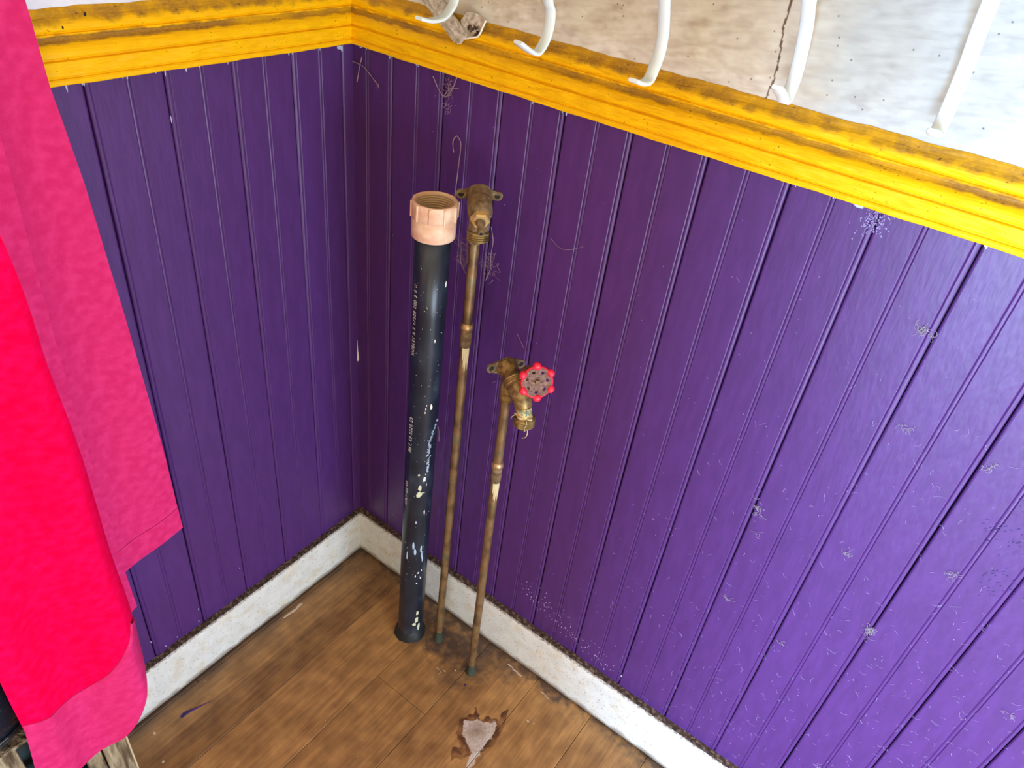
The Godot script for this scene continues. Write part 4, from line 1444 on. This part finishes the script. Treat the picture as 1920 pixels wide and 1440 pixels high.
# ---------------------------------------------------------------- small marks lying on the floor
func build_floor_marks() -> void:
	var fl := get_node("floor")
	var st := begin()
	# smear of white filler and scrapes
	for q in [[0.019, 0.226, 0.004, 0.012], [0.021, 0.245, 0.0035, 0.015], [0.019, 0.262, 0.003, 0.014], [0.515, 0.019, 0.010, 0.002], [0.53, 0.022, 0.012, 0.0018], [0.545, 0.024, 0.006, 0.002], [0.615, 0.026, 0.010, 0.0015], [0.628, 0.029, 0.010, 0.001], [0.626, 0.103, 0.004, 0.0022], [0.639, 0.099, 0.0022, 0.0015], [0.424, 0.112, 0.002, 0.002], [0.041, 0.625, 0.0032, 0.0032], [0.106, 0.648, 0.0026, 0.0030], [0.39, 0.135, 0.006, 0.001], [0.40, 0.14, 0.001, 0.005], [0.405, 0.13, 0.005, 0.001]]:
		flake(st, Vector3(q[0], 0.0001, q[1]), Vector3.RIGHT, Vector3.BACK, Vector3.UP, q[2], q[3], 9, 0.0004)
	for i in 60:
		flake(st, Vector3(rng.randf_range(0.02, 0.85), 0.0001, rng.randf_range(0.02, 0.5)), Vector3.RIGHT, Vector3.BACK, Vector3.UP, rng.randf_range(0.0004, 0.001), rng.randf_range(0.0004, 0.001), 5, 0.0004)
	var o := put("white_fleck", done(st), M.smear, fl)
	o.set_meta("kind", "stuff")
	st = begin()
	flake(st, Vector3(0.464, 0.0001, 0.126), Vector3.RIGHT, Vector3.BACK, Vector3.UP, 0.0036, 0.0036, 12, 0.0006)
	flake(st, Vector3(0.051, 0.0001, 0.563), Vector3.RIGHT, Vector3.BACK, Vector3.UP, 0.0065, 0.010, 10, 0.0006)
	tube(st, PackedVector3Array([Vector3(0.053, 0, 0.556), Vector3(0.061, 0, 0.533), Vector3(0.069, 0, 0.507)]), [0.0035, 0.0016, 0.0004], 6)
	put("purple_paint_spot", done(st), M.scuff, fl)

# ---------------------------------------------------------------- the scene
func _ready() -> void:
	rng.seed = 20240
	# camera
	var cam := Camera3D.new()
	cam.name = "camera"
	add_child(cam)
	cam.transform = Transform3D(Basis(Vector3(0.8001, 0.1086, -0.5900), Vector3(-0.4220, 0.8008, -0.4249), Vector3(0.4263, 0.5890, 0.6866)).orthonormalized(), Vector3(0.9802, 1.5599, 0.9306))
	cam.fov = 54.97
	cam.near = 0.02
	cam.far = 50.0
	cam.current = true
	# sky, exposure
	var env := Environment.new()
	env.background_mode = Environment.BG_SKY
	var sky := Sky.new()
	var sm := ProceduralSkyMaterial.new()
	sm.sky_top_color = Color(0.55, 0.72, 1.0)
	sm.sky_horizon_color = Color(0.86, 0.92, 1.0)
	sm.ground_bottom_color = Color(0.42, 0.40, 0.38)
	sm.ground_horizon_color = Color(0.62, 0.62, 0.60)
	sky.sky_material = sm
	env.sky = sky
	env.tonemap_mode = Environment.TONE_MAPPER_LINEAR
	env.tonemap_exposure = 0.81
	env.sdfgi_enabled = true
	env.ssao_enabled = true
	env.ssil_enabled = true
	var we := WorldEnvironment.new()
	we.name = "world_environment"
	we.environment = env
	add_child(we)
	# daylight through the unseen doorway and window
	daylight("doorway_daylight", Vector3((D0 + D1) / 2, DH / 2, ROOM_Z - 0.01), Vector3(0, 0, -1), Vector2(D1 - D0, DH), Color(0.72, 0.85, 1.0), 28.0)
	daylight("window_daylight", Vector3(ROOM_X - 0.01, 0.57, (W0 + W1) / 2), Vector3(-1, 0, 0), Vector2(W1 - W0, 0.96), Color(0.85, 0.92, 1.0), 4.9)

	make_materials()
	build_floor()
	var wr := build_wall(true)
	var wl := build_wall(false)
	var rt := rail_texture()
	build_rail(false, rt)
	build_rail(true, rt)
	build_corner_strip()
	build_baseboard(false)
	build_baseboard(true)
	build_shell()
	build_light_blocker()
	build_cloth()
	build_crate()
	build_drain()
	build_upper_tap()
	build_lower_tap()
	build_hooks()
	build_wall_marks(wr, wl)
	build_floor_marks()
	build_webs()
	build_lint()
	build_tufts()

func daylight(called: String, at: Vector3, dir: Vector3, size: Vector2, col: Color, energy: float) -> void:
	var l := AreaLight3D.new()
	l.name = called
	l.area_size = size
	l.light_color = col
	l.light_energy = energy
	l.shadow_enabled = true
	l.area_range = 8.0
	add_child(l)
	l.look_at_from_position(at, at + dir, Vector3.UP)

func build_tufts() -> void:
	tuft("grey dust tuft in a groove halfway down the wall, right of the taps", Vector3(0.880, 0.755, WP), 0.012, 24, Vector2(0.6, 1.5))
	tuft("dark lint wad slanting across a board joint below the rail", Vector3(0.972, 1.135, WP), 0.013, 26, Vector2(1.4, 0.8))
	tuft("thick beige dust clump caught on the open dark joint low on the wall", Vector3(1.097, 0.645, WP), 0.011, 40, Vector2(0.7, 1.2))
	tuft("thin hanging thread ending in a small fluff knot", Vector3(1.004, 0.998, WP), 0.010, 16)
	tuft("brownish fluff spot low on the wall beside a single hair", Vector3(0.891, 0.545, WP), 0.008, 16)
	tuft("curled pale hair loop under the grey dust tuft", Vector3(0.890, 0.709, WP), 0.010, 5)
	tuft("pale forked fluff between two grooves right of the dust tuft", Vector3(1.018, 0.762, WP), 0.010, 12)
	tuft("small white fluff dot with long hairs to its right", Vector3(0.998, 0.516, WP), 0.007, 10)
	tuft("flat white fluff streak near the bottom right of the wall", Vector3(1.302, 0.635, WP), 0.009, 12, Vector2(1.6, 0.5))
	tuft("pale spidery fluff beside the farthest open joint", Vector3(1.108, 0.995, WP), 0.010, 14, Vector2(1.4, 0.9))
	tuft("fine bundle of hairs crossing a groove left of the scuff marks", Vector3(1.144, 0.815, WP), 0.014, 12)
